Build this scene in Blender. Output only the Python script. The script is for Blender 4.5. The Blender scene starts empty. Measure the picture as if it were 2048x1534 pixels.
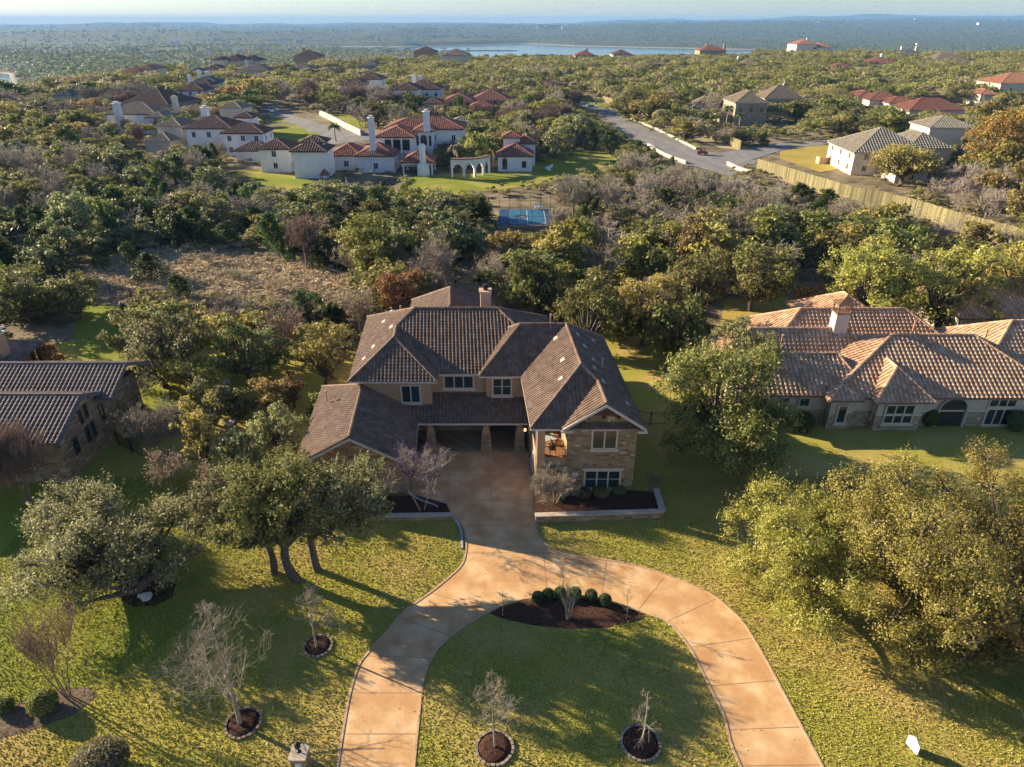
import bpy, bmesh, math, random
import numpy as np
from mathutils import Vector, Matrix
SC = bpy.context.scene
COL = SC.collection
# ---------------------------------------------------------------- camera model (24 mm lens, 27.9 deg down, 33 m up)
F = 1365.0; PIT = math.radians(27.9); SP, CP = math.sin(PIT), math.cos(PIT); CH = 33.0
def ray(px, py):
    u = (px-1024)/F; v = (py-767)/F
    return u, CP-v*SP, -(SP+v*CP)
def G(px, py, z=0.0):
    u, dy, dz = ray(px, py); t = (z-CH)/dz
    return Vector((u*t, dy*t, z))
def GY(px, py, y):
    u, dy, dz = ray(px, py); t = y/dy
    return Vector((u*t, y, CH+dz*t))
def depth(y, z): return y*CP+(CH-z)*SP
def proj(x, y, z):
    d = y*CP+(CH-z)*SP
    return 1024+F*x/d, 767+F*((CH-z)*CP-y*SP)/d
# ---------------------------------------------------------------- object helpers
def tag(o, label=None, cat=None, group=None, kind=None):
    if label: o['label'] = label
    if cat: o['category'] = cat
    if group: o['group'] = group
    if kind: o['kind'] = kind
    return o
def thing(name, label, cat, loc=(0, 0, 0), group=None, rz=0):
    o = bpy.data.objects.new(name, None); COL.objects.link(o); o.location = loc; o.rotation_euler = (0, 0, rz)
    o.empty_display_size = .5
    return tag(o, label, cat, group)
def rootloc(p):
    v = Vector((0, 0, 0))
    while p is not None: v = v+p.location; p = p.parent
    return v
class MB:
    def __init__(s): s.v = []; s.f = []; s.r = []
    def add(s, vs, fs, r=None):
        n = len(s.v); s.v += [tuple(v) for v in vs]; s.f += [tuple(i+n for i in f) for f in fs]
        s.r += [random.random() if r is None else r]*len(fs)
    def box(s, x0, x1, y0, y1, z0, z1):
        s.add([(x0,y0,z0),(x1,y0,z0),(x1,y1,z0),(x0,y1,z0),(x0,y0,z1),(x1,y0,z1),(x1,y1,z1),(x0,y1,z1)],
              [(0,3,2,1),(4,5,6,7),(0,1,5,4),(1,2,6,5),(2,3,7,6),(3,0,4,7)])
    def obox(s, c, ax, w, d, h, taper=1.0):
        """box: centre-bottom c, width along unit ax, depth d, height h"""
        a = Vector(ax)*(w/2); b = Vector((-ax[1], ax[0], 0))*(d/2); c = Vector(c); t = taper; z = Vector((0,0,h))
        s.add([c-a-b, c+a-b, c+a+b, c-a+b, c-a*t-b*t+z, c+a*t-b*t+z, c+a*t+b*t+z, c-a*t+b*t+z],
              [(0,3,2,1),(4,5,6,7),(0,1,5,4),(1,2,6,5),(2,3,7,6),(3,0,4,7)])
    def beam(s, a, b, w, h=None):
        a = Vector(a); b = Vector(b); h = h or w; d = (b-a)
        if d.length < 1e-6: return
        d.normalize(); up = Vector((0,0,1)) if abs(d.z) < .95 else Vector((1,0,0))
        e = d.cross(up).normalized()*(w/2); g = e.cross(d).normalized()*(h/2)
        s.add([a-e-g, a+e-g, a+e+g, a-e+g, b-e-g, b+e-g, b+e+g, b-e+g],
              [(0,3,2,1),(4,5,6,7),(0,1,5,4),(1,2,6,5),(2,3,7,6),(3,0,4,7)])
    def tube(s, pts, rads, n=6, cap=True):
        P = [Vector(p) for p in pts]; rings = []
        for i, p in enumerate(P):
            d = (P[min(i+1, len(P)-1)]-P[max(i-1, 0)]).normalized()
            up = Vector((0,0,1)) if abs(d.z) < .9 else Vector((1,0,0))
            e = d.cross(up).normalized(); g = e.cross(d)
            r = rads[i] if hasattr(rads, '__len__') else rads
            rings.append([p+(e*math.cos(a)+g*math.sin(a))*r for a in [2*math.pi*k/n for k in range(n)]])
        vs = [q for r in rings for q in r]; fs = []
        for i in range(len(P)-1):
            for k in range(n):
                a = i*n+k; b = i*n+(k+1) % n; fs.append((a, b, b+n, a+n))
        if cap: fs.append(tuple(range(n))[::-1]); fs.append(tuple((len(P)-1)*n+k for k in range(n)))
        s.add(vs, fs)
    def prism(s, poly, z0, z1):
        n = len(poly); vs = [(p[0], p[1], z0) for p in poly]+[(p[0], p[1], z1) for p in poly]
        fs = [tuple(range(n))[::-1], tuple(range(n, 2*n))]+[(i, (i+1) % n, n+(i+1) % n, n+i) for i in range(n)]
        s.add(vs, fs)
    def lathe(s, c, prof, n=12):
        c = Vector(c); vs = []; fs = []
        for r, z in prof:
            for k in range(n):
                a = 2*math.pi*k/n; vs.append(c+Vector((r*math.cos(a), r*math.sin(a), z)))
        for i in range(len(prof)-1):
            for k in range(n):
                a = i*n+k; b = i*n+(k+1) % n; fs.append((a, b, b+n, a+n))
        fs.append(tuple((len(prof)-1)*n+k for k in range(n))); fs.append(tuple(range(n))[::-1])
        s.add(vs, fs)
    def build(s, name, mat, parent=None, fn=None, smooth=False):
        if not s.v: return None
        v = [fn(p) for p in s.v] if fn else s.v
        if parent is not None:
            o0 = rootloc(parent); v = [(p[0]-o0.x, p[1]-o0.y, p[2]-o0.z) for p in v]
        me = bpy.data.meshes.new(name); me.from_pydata(v, [], s.f); me.materials.append(mat)
        at = me.attributes.new('rnd', 'FLOAT', 'FACE'); at.data.foreach_set('value', np.array(s.r, dtype=np.float32))
        if smooth: me.polygons.foreach_set('use_smooth', [True]*len(s.f))
        me.update()
        o = bpy.data.objects.new(name, me); COL.objects.link(o)
        if parent is not None: o.parent = parent
        return o
def np_mesh(name, V, Q, mat, rnd=None, tri=False):
    V = np.asarray(V, dtype=np.float32); Q = np.asarray(Q, dtype=np.int32); k = Q.shape[1]
    me = bpy.data.meshes.new(name); me.vertices.add(len(V)); me.vertices.foreach_set('co', V.ravel())
    me.loops.add(Q.size); me.loops.foreach_set('vertex_index', Q.ravel())
    me.polygons.add(len(Q)); me.polygons.foreach_set('loop_start', np.arange(0, Q.size, k, dtype=np.int32))
    me.materials.append(mat)
    if rnd is not None:
        at = me.attributes.new('rnd', 'FLOAT', 'FACE'); at.data.foreach_set('value', np.asarray(rnd, dtype=np.float32))
    me.update(calc_edges=True); return me
def link(name, me, parent=None, loc=(0, 0, 0)):
    o = bpy.data.objects.new(name, me); COL.objects.link(o); o.location = loc
    if parent is not None: o.parent = parent
    return o
# ---------------------------------------------------------------- materials
def mat(name, cols, scale=1.0, detail=6, rough=.9, bump=0, bscale=None, coord='Object', rnd=0, lo=.35, hi=.65, spec=.2, rand_hue=0, metal=0, c2=None, scale2=.1, stretch=None, island=0, mix2=.6):
    m = bpy.data.materials.new(name); m.use_nodes = True; N = m.node_tree.nodes; L = m.node_tree.links
    b = N['Principled BSDF']; b.inputs['Roughness'].default_value = rough; b.inputs['Specular IOR Level'].default_value = spec
    b.inputs['Metallic'].default_value = metal
    tc = N.new('ShaderNodeTexCoord'); vec = tc.outputs[coord]
    if stretch:
        mp = N.new('ShaderNodeMapping'); mp.inputs['Scale'].default_value = stretch; L.new(vec, mp.inputs[0]); vec = mp.outputs[0]
    nz = N.new('ShaderNodeTexNoise'); nz.inputs['Scale'].default_value = scale; nz.inputs['Detail'].default_value = detail; nz.inputs['Roughness'].default_value = .6
    L.new(vec, nz.inputs['Vector'])
    fac = nz.outputs[0]
    if rnd:
        a = N.new('ShaderNodeAttribute'); a.attribute_name = 'rnd'
        mx = N.new('ShaderNodeMix'); mx.inputs[0].default_value = rnd; L.new(fac, mx.inputs[2]); L.new(a.outputs['Fac'], mx.inputs[3]); fac = mx.outputs[0]
    if island:
        g = N.new('ShaderNodeNewGeometry'); mx = N.new('ShaderNodeMix'); mx.inputs[0].default_value = island
        L.new(fac, mx.inputs[2]); L.new(g.outputs['Random Per Island'], mx.inputs[3]); fac = mx.outputs[0]
    cr = N.new('ShaderNodeValToRGB'); L.new(fac, cr.inputs[0]); el = cr.color_ramp.elements
    k = len(cols)
    for i, c in enumerate(cols):
        pos = lo+(hi-lo)*(i/max(k-1, 1))
        e = el[i] if i < 2 else el.new(pos)
        e.position = pos; e.color = (*c, 1)
    out = cr.outputs[0]
    if c2:
        n2 = N.new('ShaderNodeTexNoise'); n2.inputs['Scale'].default_value = scale2; n2.inputs['Detail'].default_value = 4; L.new(tc.outputs[coord], n2.inputs['Vector'])
        r2 = N.new('ShaderNodeMapRange'); r2.inputs[1].default_value = .45; r2.inputs[2].default_value = .62; r2.inputs[4].default_value = mix2; L.new(n2.outputs[0], r2.inputs[0])
        mx = N.new('ShaderNodeMix'); mx.data_type = 'RGBA'; L.new(r2.outputs[0], mx.inputs[0]); L.new(out, mx.inputs[6]); mx.inputs[7].default_value = (*c2, 1); out = mx.outputs[2]
    if rand_hue:
        oi = N.new('ShaderNodeObjectInfo'); hs = N.new('ShaderNodeHueSaturation')
        m1 = N.new('ShaderNodeMapRange'); m1.inputs[3].default_value = .5-.035*rand_hue; m1.inputs[4].default_value = .5+.03*rand_hue; L.new(oi.outputs['Random'], m1.inputs[0])
        mm = N.new('ShaderNodeMath'); mm.operation = 'MULTIPLY'; mm.inputs[1].default_value = 7.31; L.new(oi.outputs['Random'], mm.inputs[0])
        fr = N.new('ShaderNodeMath'); fr.operation = 'FRACT'; L.new(mm.outputs[0], fr.inputs[0])
        m2 = N.new('ShaderNodeMapRange'); m2.inputs[3].default_value = 1-.3*rand_hue; m2.inputs[4].default_value = 1+.35*rand_hue; L.new(fr.outputs[0], m2.inputs[0])
        L.new(m1.outputs[0], hs.inputs['Hue']); L.new(m2.outputs[0], hs.inputs['Value']); L.new(out, hs.inputs['Color']); out = hs.outputs[0]
    L.new(out, b.inputs['Base Color'])
    if bump:
        bn = N.new('ShaderNodeTexNoise'); bn.inputs['Scale'].default_value = bscale or scale*4; bn.inputs['Detail'].default_value = 5; L.new(vec, bn.inputs['Vector'])
        bp = N.new('ShaderNodeBump'); bp.inputs['Strength'].default_value = bump; bp.inputs['Distance'].default_value = .05; L.new(bn.outputs[0], bp.inputs['Height']); L.new(bp.outputs[0], b.inputs['Normal'])
    return m
def leafmat(name, cols, tr=.38, rand_hue=1, island=.55, scale=.35, lo=.25, hi=.75):
    m = mat(name, cols, scale=scale, detail=3, rough=.55, island=island, lo=lo, hi=hi, rand_hue=rand_hue, spec=.25)
    N = m.node_tree.nodes; L = m.node_tree.links; b = N['Principled BSDF']; out = N['Material Output']
    src = b.inputs['Base Color'].links[0].from_socket
    t = N.new('ShaderNodeBsdfTranslucent'); L.new(src, t.inputs[0])
    ms = N.new('ShaderNodeMixShader'); ms.inputs[0].default_value = tr
    L.new(b.outputs[0], ms.inputs[1]); L.new(t.outputs[0], ms.inputs[2]); L.new(ms.outputs[0], out.inputs[0])
    return m
def stone(name, c1, c2, c3, mortar, bw=.55, bh=.22, bump=.6):
    m = bpy.data.materials.new(name); m.use_nodes = True; N = m.node_tree.nodes; L = m.node_tree.links; b = N['Principled BSDF']
    b.inputs['Roughness'].default_value = .9; b.inputs['Specular IOR Level'].default_value = .15
    tc = N.new('ShaderNodeTexCoord'); sx = N.new('ShaderNodeSeparateXYZ'); L.new(tc.outputs['Object'], sx.inputs[0])
    ad = N.new('ShaderNodeMath'); ad.operation = 'ADD'; L.new(sx.outputs[0], ad.inputs[0]); L.new(sx.outputs[1], ad.inputs[1])
    cx = N.new('ShaderNodeCombineXYZ'); L.new(ad.outputs[0], cx.inputs[0]); L.new(sx.outputs[2], cx.inputs[1])
    nd = N.new('ShaderNodeTexNoise'); nd.inputs['Scale'].default_value = 1.3; L.new(tc.outputs['Object'], nd.inputs[0])
    vm = N.new('ShaderNodeVectorMath'); vm.operation = 'MULTIPLY_ADD'; L.new(nd.outputs[1], vm.inputs[0]); vm.inputs[1].default_value = (.35, .12, 0); L.new(cx.outputs[0], vm.inputs[2])
    def br(w, h, off):
        t = N.new('ShaderNodeTexBrick'); t.inputs['Scale'].default_value = 1; t.inputs['Brick Width'].default_value = w; t.inputs['Row Height'].default_value = h
        t.inputs['Mortar Size'].default_value = .013; t.inputs['Mortar Smooth'].default_value = .3; t.offset = off; t.squash = .7; t.squash_frequency = 3
        t.inputs['Color1'].default_value = (0, 0, 0, 1); t.inputs['Color2'].default_value = (1, 1, 1, 1); t.inputs['Mortar'].default_value = (.5, .5, .5, 1)
        L.new(vm.outputs[0], t.inputs[0]); return t
    t = br(bw, bh, .37)
    cr = N.new('ShaderNodeValToRGB'); el = cr.color_ramp.elements
    for i, (p, c) in enumerate([(0, c1), (.35, c2), (.62, c3), (.85, tuple(x*1.1 for x in c1)), (1, tuple(min(1, x*1.55) for x in c2))]):
        e = el[i] if i < 2 else el.new(p)
        e.position = p; e.color = (*c, 1)
    L.new(t.outputs[0], cr.inputs[0])
    nz = N.new('ShaderNodeTexNoise'); nz.inputs['Scale'].default_value = 6; nz.inputs['Detail'].default_value = 6; L.new(tc.outputs['Object'], nz.inputs[0])
    mu = N.new('ShaderNodeMix'); mu.data_type = 'RGBA'; mu.blend_type = 'MULTIPLY'; mu.inputs[0].default_value = .5; L.new(cr.outputs[0], mu.inputs[6]); L.new(nz.outputs[0], mu.inputs[7])
    mx = N.new('ShaderNodeMix'); mx.data_type = 'RGBA'; L.new(t.outputs['Fac'], mx.inputs[0]); L.new(mu.outputs[2], mx.inputs[6]); mx.inputs[7].default_value = (*mortar, 1)
    L.new(mx.outputs[2], b.inputs['Base Color'])
    iv = N.new('ShaderNodeMath'); iv.operation = 'MULTIPLY_ADD'; L.new(t.outputs['Fac'], iv.inputs[0]); iv.inputs[1].default_value = -1; L.new(nz.outputs[0], iv.inputs[2])
    bp = N.new('ShaderNodeBump'); bp.inputs['Strength'].default_value = bump; bp.inputs['Distance'].default_value = .04; L.new(iv.outputs[0], bp.inputs['Height']); L.new(bp.outputs[0], b.inputs['Normal'])
    return m
def flat(name, c, rough=.6, metal=0, spec=.4, emit=0):
    m = mat(name, [tuple(x*.88 for x in c), tuple(min(1, x*1.1) for x in c)], scale=3, rough=rough, metal=metal, spec=spec)
    if emit:
        b = m.node_tree.nodes['Principled BSDF']; b.inputs['Emission Color'].default_value = (*c, 1); b.inputs['Emission Strength'].default_value = emit
    return m
MT = {}
def roofmat(name, a, b, c, ob=.3):
    return mat(name, [a, b, c], scale=1.2, detail=5, rough=.75, rnd=ob, lo=.25, hi=.75, spec=.3, bump=.15, bscale=14)
MT['tile_brown'] = roofmat('roof_tile_brown', (.12,.075,.052), (.185,.12,.085), (.26,.178,.13))
MT['tile_terra'] = roofmat('roof_tile_terracotta', (.37,.215,.12), (.51,.32,.19), (.65,.46,.31))
MT['tile_plum'] = roofmat('roof_tile_plum', (.13,.09,.08), (.20,.145,.125), (.27,.205,.175))
MT['tile_red'] = roofmat('roof_tile_red', (.20,.08,.055), (.28,.12,.085), (.36,.17,.125))
MT['tile_dkred'] = roofmat('roof_tile_dark_red', (.12,.065,.05), (.17,.095,.07), (.23,.135,.10))
MT['tile_grey'] = roofmat('roof_shingle_grey', (.26,.23,.17), (.33,.29,.22), (.40,.36,.28))
MT['tile_tan'] = roofmat('roof_shingle_tan', (.22,.17,.12), (.28,.22,.155), (.34,.27,.19))
MT['tile_slate'] = roofmat('roof_slate', (.08,.09,.11), (.12,.13,.15), (.17,.17,.18))
MT['tile_orange'] = roofmat('roof_tile_orange', (.33,.15,.09), (.42,.20,.12), (.50,.28,.18))
MT['stucco'] = mat('stucco_tan', [(.40,.25,.14), (.48,.31,.18)], scale=2, rough=.95, bump=.1, bscale=40)
MT['stucco_pink'] = mat('stucco_pink', [(.50,.33,.23), (.56,.38,.27)], scale=2, rough=.95, bump=.1, bscale=40)
MT['stucco_grey'] = mat('stucco_greige', [(.46,.42,.37), (.54,.50,.45)], scale=1.5, rough=.95, bump=.1, bscale=40)
MT['white'] = mat('stucco_white', [(.66,.66,.67), (.78,.78,.78)], scale=.5, rough=.95)
MT['cream'] = mat('stucco_cream', [(.58,.50,.39), (.68,.60,.48)], scale=.5, rough=.95)
MT['tan'] = mat('stucco_brown', [(.34,.22,.11), (.42,.29,.16)], scale=.5, rough=.95)
MT['stone'] = stone('ledge_stone', (.37,.25,.13), (.48,.36,.22), (.27,.155,.08), (.33,.27,.20))
MT['stone_pale'] = stone('ledge_stone_pale', (.42,.33,.22), (.50,.42,.31), (.33,.24,.15), (.42,.37,.29), bw=.5, bh=.25)
MT['trim'] = flat('cream_trim', (.62,.52,.40), rough=.7)
MT['fascia'] = flat('fascia_cream', (.55,.50,.45), rough=.6)
MT['glass'] = mat('window_glass', [(.012,.03,.035), (.03,.055,.06)], scale=.8, rough=.08, spec=.6)
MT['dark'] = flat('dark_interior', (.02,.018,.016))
MT['door'] = flat('door_wood_dark', (.05,.03,.02), rough=.5)
MT['iron'] = flat('black_iron', (.015,.015,.015), rough=.5)
MT['woodbrown'] = flat('brown_timber', (.10,.05,.03), rough=.7)
MT['whitepaint'] = flat('white_paint', (.8,.8,.8), rough=.5)
MT['concrete'] = mat('grey_concrete', [(.30,.32,.33), (.40,.41,.41)], scale=1.2, rough=.9)
MT['cap'] = mat('stone_cap', [(.42,.34,.26), (.52,.44,.35)], scale=3, rough=.9)
MT['asphalt'] = mat('asphalt', [(.17,.165,.16), (.25,.24,.225)], scale=.35, detail=8, rough=.95, stretch=(1, .25, 1))
MT['drive'] = mat('stained_concrete', [(.50,.28,.115), (.61,.38,.18), (.69,.48,.27)], scale=.75, detail=9, rough=.75, lo=.34, hi=.64, bump=.08, bscale=20, spec=.25, c2=(.46,.235,.10), scale2=.45)
MT['joint'] = flat('joint_dark', (.34,.19,.10), rough=.9)
MT['curb'] = mat('curb_edge', [(.45,.29,.17), (.55,.38,.25)], scale=2, rough=.9)
MT['mulch'] = mat('bark_mulch', [(.025,.012,.008), (.06,.028,.018), (.11,.055,.035)], scale=9, detail=8, rough=1, bump=1.0, bscale=16)
MT['lawn'] = None
# ---------------------------------------------------------------- roofs
def tile_poly(mb, pts, du=.36, amp=.055, step=.04, K=(0, .08, .22, .38, .52, .6, .8)):
    P = [Vector(p) for p in pts]
    n = Vector((0, 0, 0))
    for i in range(len(P)): n += P[i].cross(P[(i+1) % len(P)])
    n.normalize()
    if n.z < 0: n = -n; P = P[::-1]
    eu = Vector((0, 0, 1)).cross(n).normalized(); ev = n.cross(eu).normalized()
    d0 = P[0].dot(n); us = [p.dot(eu) for p in P]; vs = [p.dot(ev) for p in P]; dv = du*1.05
    ka, kb = math.floor(min(us)/du), math.ceil(max(us)/du); ra, rb = math.floor(min(vs)/dv), math.ceil(max(vs)/dv)
    U = []; H = []
    for k in range(ka, kb):
        for f in K:
            U.append((k+f)*du); H.append(amp*math.sqrt(max(0, 1-((f-.3)/.3)**2)) if f < .6 else 0)
    U.append(kb*du); H.append(0); U = np.array(U); H = np.array(H)
    V = []; S = []
    for r in range(ra, rb+1): V += [r*dv, r*dv]; S += [0, step]
    V = np.array(V); S = np.array(S); nu, nv = len(U), len(V)
    uu, vv = np.meshgrid(U, V); hh = H[None, :]+S[:, None]
    co = uu[..., None]*np.array(eu)+vv[..., None]*np.array(ev)+(hh+d0)[..., None]*np.array(n)
    idx = np.arange(nu*nv).reshape(nv, nu)
    Q = np.stack([idx[:-1, :-1], idx[:-1, 1:], idx[1:, 1:], idx[1:, :-1]], -1).reshape(-1, 4)
    # prefilter faces far outside
    cu = (uu[:-1, :-1]+uu[1:, 1:]).ravel()/2; cv = (vv[:-1, :-1]+vv[1:, 1:]).ravel()/2; keep = np.ones(len(cu), bool)
    m = len(P)
    for i in range(m):
        ax, ay, bx, by = us[i], vs[i], us[(i+1) % m], vs[(i+1) % m]
        L = math.hypot(bx-ax, by-ay) or 1
        keep &= ((bx-ax)*(cv-ay)-(by-ay)*(cu-ax))/L > -du*1.3
    Q = Q[keep]
    if len(Q) == 0: return
    used = np.unique(Q); remap = np.zeros(nu*nv, int); remap[used] = np.arange(len(used))
    me = bpy.data.meshes.new('tmp'); me.from_pydata(co.reshape(-1, 3)[used].tolist(), [], remap[Q].tolist())
    bm = bmesh.new(); bm.from_mesh(me); bpy.data.meshes.remove(me)
    for i in range(m):
        a, b = P[i], P[(i+1) % m]
        if (b-a).length < 1e-4: continue
        no = (b-a).cross(n).normalized()
        bmesh.ops.bisect_plane(bm, geom=bm.verts[:]+bm.edges[:]+bm.faces[:], plane_co=a, plane_no=no, clear_outer=True, dist=1e-5)
    bm.verts.index_update(); base = len(mb.v)
    mb.v += [tuple(v.co) for v in bm.verts]
    for f in bm.faces:
        c = f.calc_center_median(); iu = math.floor(c.dot(eu)/du); iv = math.floor((c.dot(ev)-.001)/dv)
        mb.f.append(tuple(base+v.index for v in f.verts)); mb.r.append((math.sin(iu*12.9898+iv*78.233+d0)*43758.5453) % 1.0)
    bm.free()
def ridge_caps(mb, a, b, r=.13, seg=.42, lift=.05):
    a = Vector(a); b = Vector(b); L = (b-a).length; n = max(1, int(L/seg)); d = (b-a)/n
    for i in range(n):
        p = a+d*i+Vector((0, 0, lift)); q = a+d*(i+1.06)+Vector((0, 0, lift))
        mb.tube([p, q], [r*1.12, r*.92], n=7)
def hip_polys(x0, x1, y0, y1, z, r0, r1, zr):
    """rect eaves + ridge from r0=(x,y) to r1=(x,y) (along x: r0 left) ; along y: r0 front"""
    A, B, C, D = (x0,y0,z), (x1,y0,z), (x1,y1,z), (x0,y1,z); R0 = (*r0, zr); R1 = (*r1, zr)
    if abs(r1[0]-r0[0]) > abs(r1[1]-r0[1]):
        return [[A,B,R1,R0], [B,C,R1], [C,D,R0,R1], [D,A,R0]], [(A,R0),(D,R0),(B,R1),(C,R1),(R0,R1)]
    return [[A,B,R0], [B,C,R1,R0], [C,D,R1], [D,A,R0,R1]], [(A,R0),(B,R0),(C,R1),(D,R1),(R0,R1)]
class Roof:
    def __init__(s, du=.36, caps=True, capr=.13, thick=.16): s.t = MB(); s.c = MB(); s.e = MB(); s.du = du; s.capr = capr; s.caps = caps; s.th = thick
    def planes(s, polys, lines=(), fascia=True):
        for p in polys: tile_poly(s.t, p, du=s.du, amp=.25*s.du, step=.12*s.du)
        if s.caps:
            for a, b in lines: ridge_caps(s.c, a, b, r=s.capr, seg=s.du*1.15)
    def hip(s, x0, x1, y0, y1, z, r0, r1, zr):
        p, l = hip_polys(x0, x1, y0, y1, z, r0, r1, zr); s.planes(p, l)
        s.soffit([(x0,y0),(x1,y0),(x1,y1),(x0,y1)], z)
    def gable_y(s, x0, x1, y0, y1, z, xr, zr, caps=True):
        """ridge along y"""
        s.planes([[(x0,y0,z),(xr,y0,zr),(xr,y1,zr),(x0,y1,z)], [(x1,y0,z),(x1,y1,z),(xr,y1,zr),(xr,y0,zr)]], [((xr,y0,zr),(xr,y1,zr))])
        for (xa) in (x0, x1):
            for yy in (y0+.01, y1-.09):
                s.e.add([(xa,yy,z-.24),(xa,yy+.08,z-.24),(xa,yy+.08,z+.02),(xa,yy,z+.02),(xr,yy,zr-.24),(xr,yy+.08,zr-.24),(xr,yy+.08,zr+.02),(xr,yy,zr+.02)],
                        [(0,1,2,3),(4,7,6,5),(0,4,5,1),(1,5,6,2),(2,6,7,3),(3,7,4,0)])
        s.e.box(x0-.03, x0+.06, y0, y1, z-.2, z-.02); s.e.box(x1-.06, x1+.03, y0, y1, z-.2, z-.02)
    def gable_x(s, x0, x1, y0, y1, z, yr, zr):
        s.planes([[(x0,y0,z),(x1,y0,z),(x1,yr,zr),(x0,yr,zr)], [(x0,y1,z),(x0,yr,zr),(x1,yr,zr),(x1,y1,z)]], [((x0,yr,zr),(x1,yr,zr))])
        for ya in (y0, y1):
            for xx in (x0+.01, x1-.09):
                s.e.add([(xx,ya,z-.24),(xx+.08,ya,z-.24),(xx+.08,ya,z+.02),(xx,ya,z+.02),(xx,yr,zr-.24),(xx+.08,yr,zr-.24),(xx+.08,yr,zr+.02),(xx,yr,zr+.02)],
                        [(0,1,2,3),(4,7,6,5),(0,4,5,1),(1,5,6,2),(2,6,7,3),(3,7,4,0)])
        s.e.box(x0, x1, y0-.03, y0+.06, z-.2, z-.02); s.e.box(x0, x1, y1-.06, y1+.03, z-.2, z-.02)
    def soffit(s, poly, z):
        x0 = min(p[0] for p in poly); x1 = max(p[0] for p in poly); y0 = min(p[1] for p in poly); y1 = max(p[1] for p in poly)
        t = s.th; s.e.box(x0, x1, y0, y0+.09, z-t, z); s.e.box(x0, x1, y1-.09, y1, z-t, z)
        s.e.box(x0, x0+.09, y0+.09, y1-.09, z-t, z); s.e.box(x1-.09, x1, y0+.09, y1-.09, z-t, z)
        s.e.box(x0+.09, x1-.09, y0+.09, y1-.09, z-t+.02, z-t+.05)
    def build(s, root, tm, em, fn=None, capm=None):
        r = s.t.build('roof', tm, root, fn)
        s.c.build('ridge_tile', capm or tm, r, fn); s.e.build('fascia', em, r, fn); return r
def window(root, p, ax, w, h, cols=2, rows=1, fm=None, gm=None, tr=.13, sill=True, head=False, fn=None, out=.07):
    """p = bottom centre on the wall plane; ax = unit width vector; outward normal = ax turned -90"""
    fm = fm or MT['trim']; gm = gm or MT['glass']; ax = Vector(ax); n = Vector((ax.y, -ax.x, 0)); p = Vector(p)
    mb = MB(); cx = p+n*(out/2)
    mb.obox(cx-ax*(w/2-tr/2), ax, tr, out, h); mb.obox(cx+ax*(w/2-tr/2), ax, tr, out, h)
    mb.obox(cx, ax, w-2*tr, out-.006, tr*.8); mb.obox(cx+Vector((0,0,h-tr*.8)), ax, w-2*tr, out-.006, tr*.8)
    iw = w-2*tr
    for k in range(1, cols): mb.obox(cx+ax*(-iw/2+iw*k/cols)+Vector((0,0,tr*.8)), ax, tr*.75, out-.012, h-1.6*tr)
    for k in range(1, rows): mb.obox(p+n*(out*.35)+Vector((0,0,h*k/rows)), ax, iw, out*.5, .05)
    f = mb.build('window', fm, root, fn)
    g = MB(); g.obox(p+n*.012, ax, w-tr, .016, h-.02); g.build('pane', gm, f, fn)
    if sill:
        q = MB(); q.obox(p+n*(out*.5+.035)+Vector((0,0,-.16)), ax, w+.22, out+.07, .158); q.build('sill', fm, f, fn)
    if head:
        q = MB(); q.obox(p+n*(out*.5+.03)+Vector((0,0,h+.002)), ax, w+.26, out+.06, .2); q.build('lintel', fm, f, fn)
    return f
XA = (1, 0, 0); 
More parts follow.
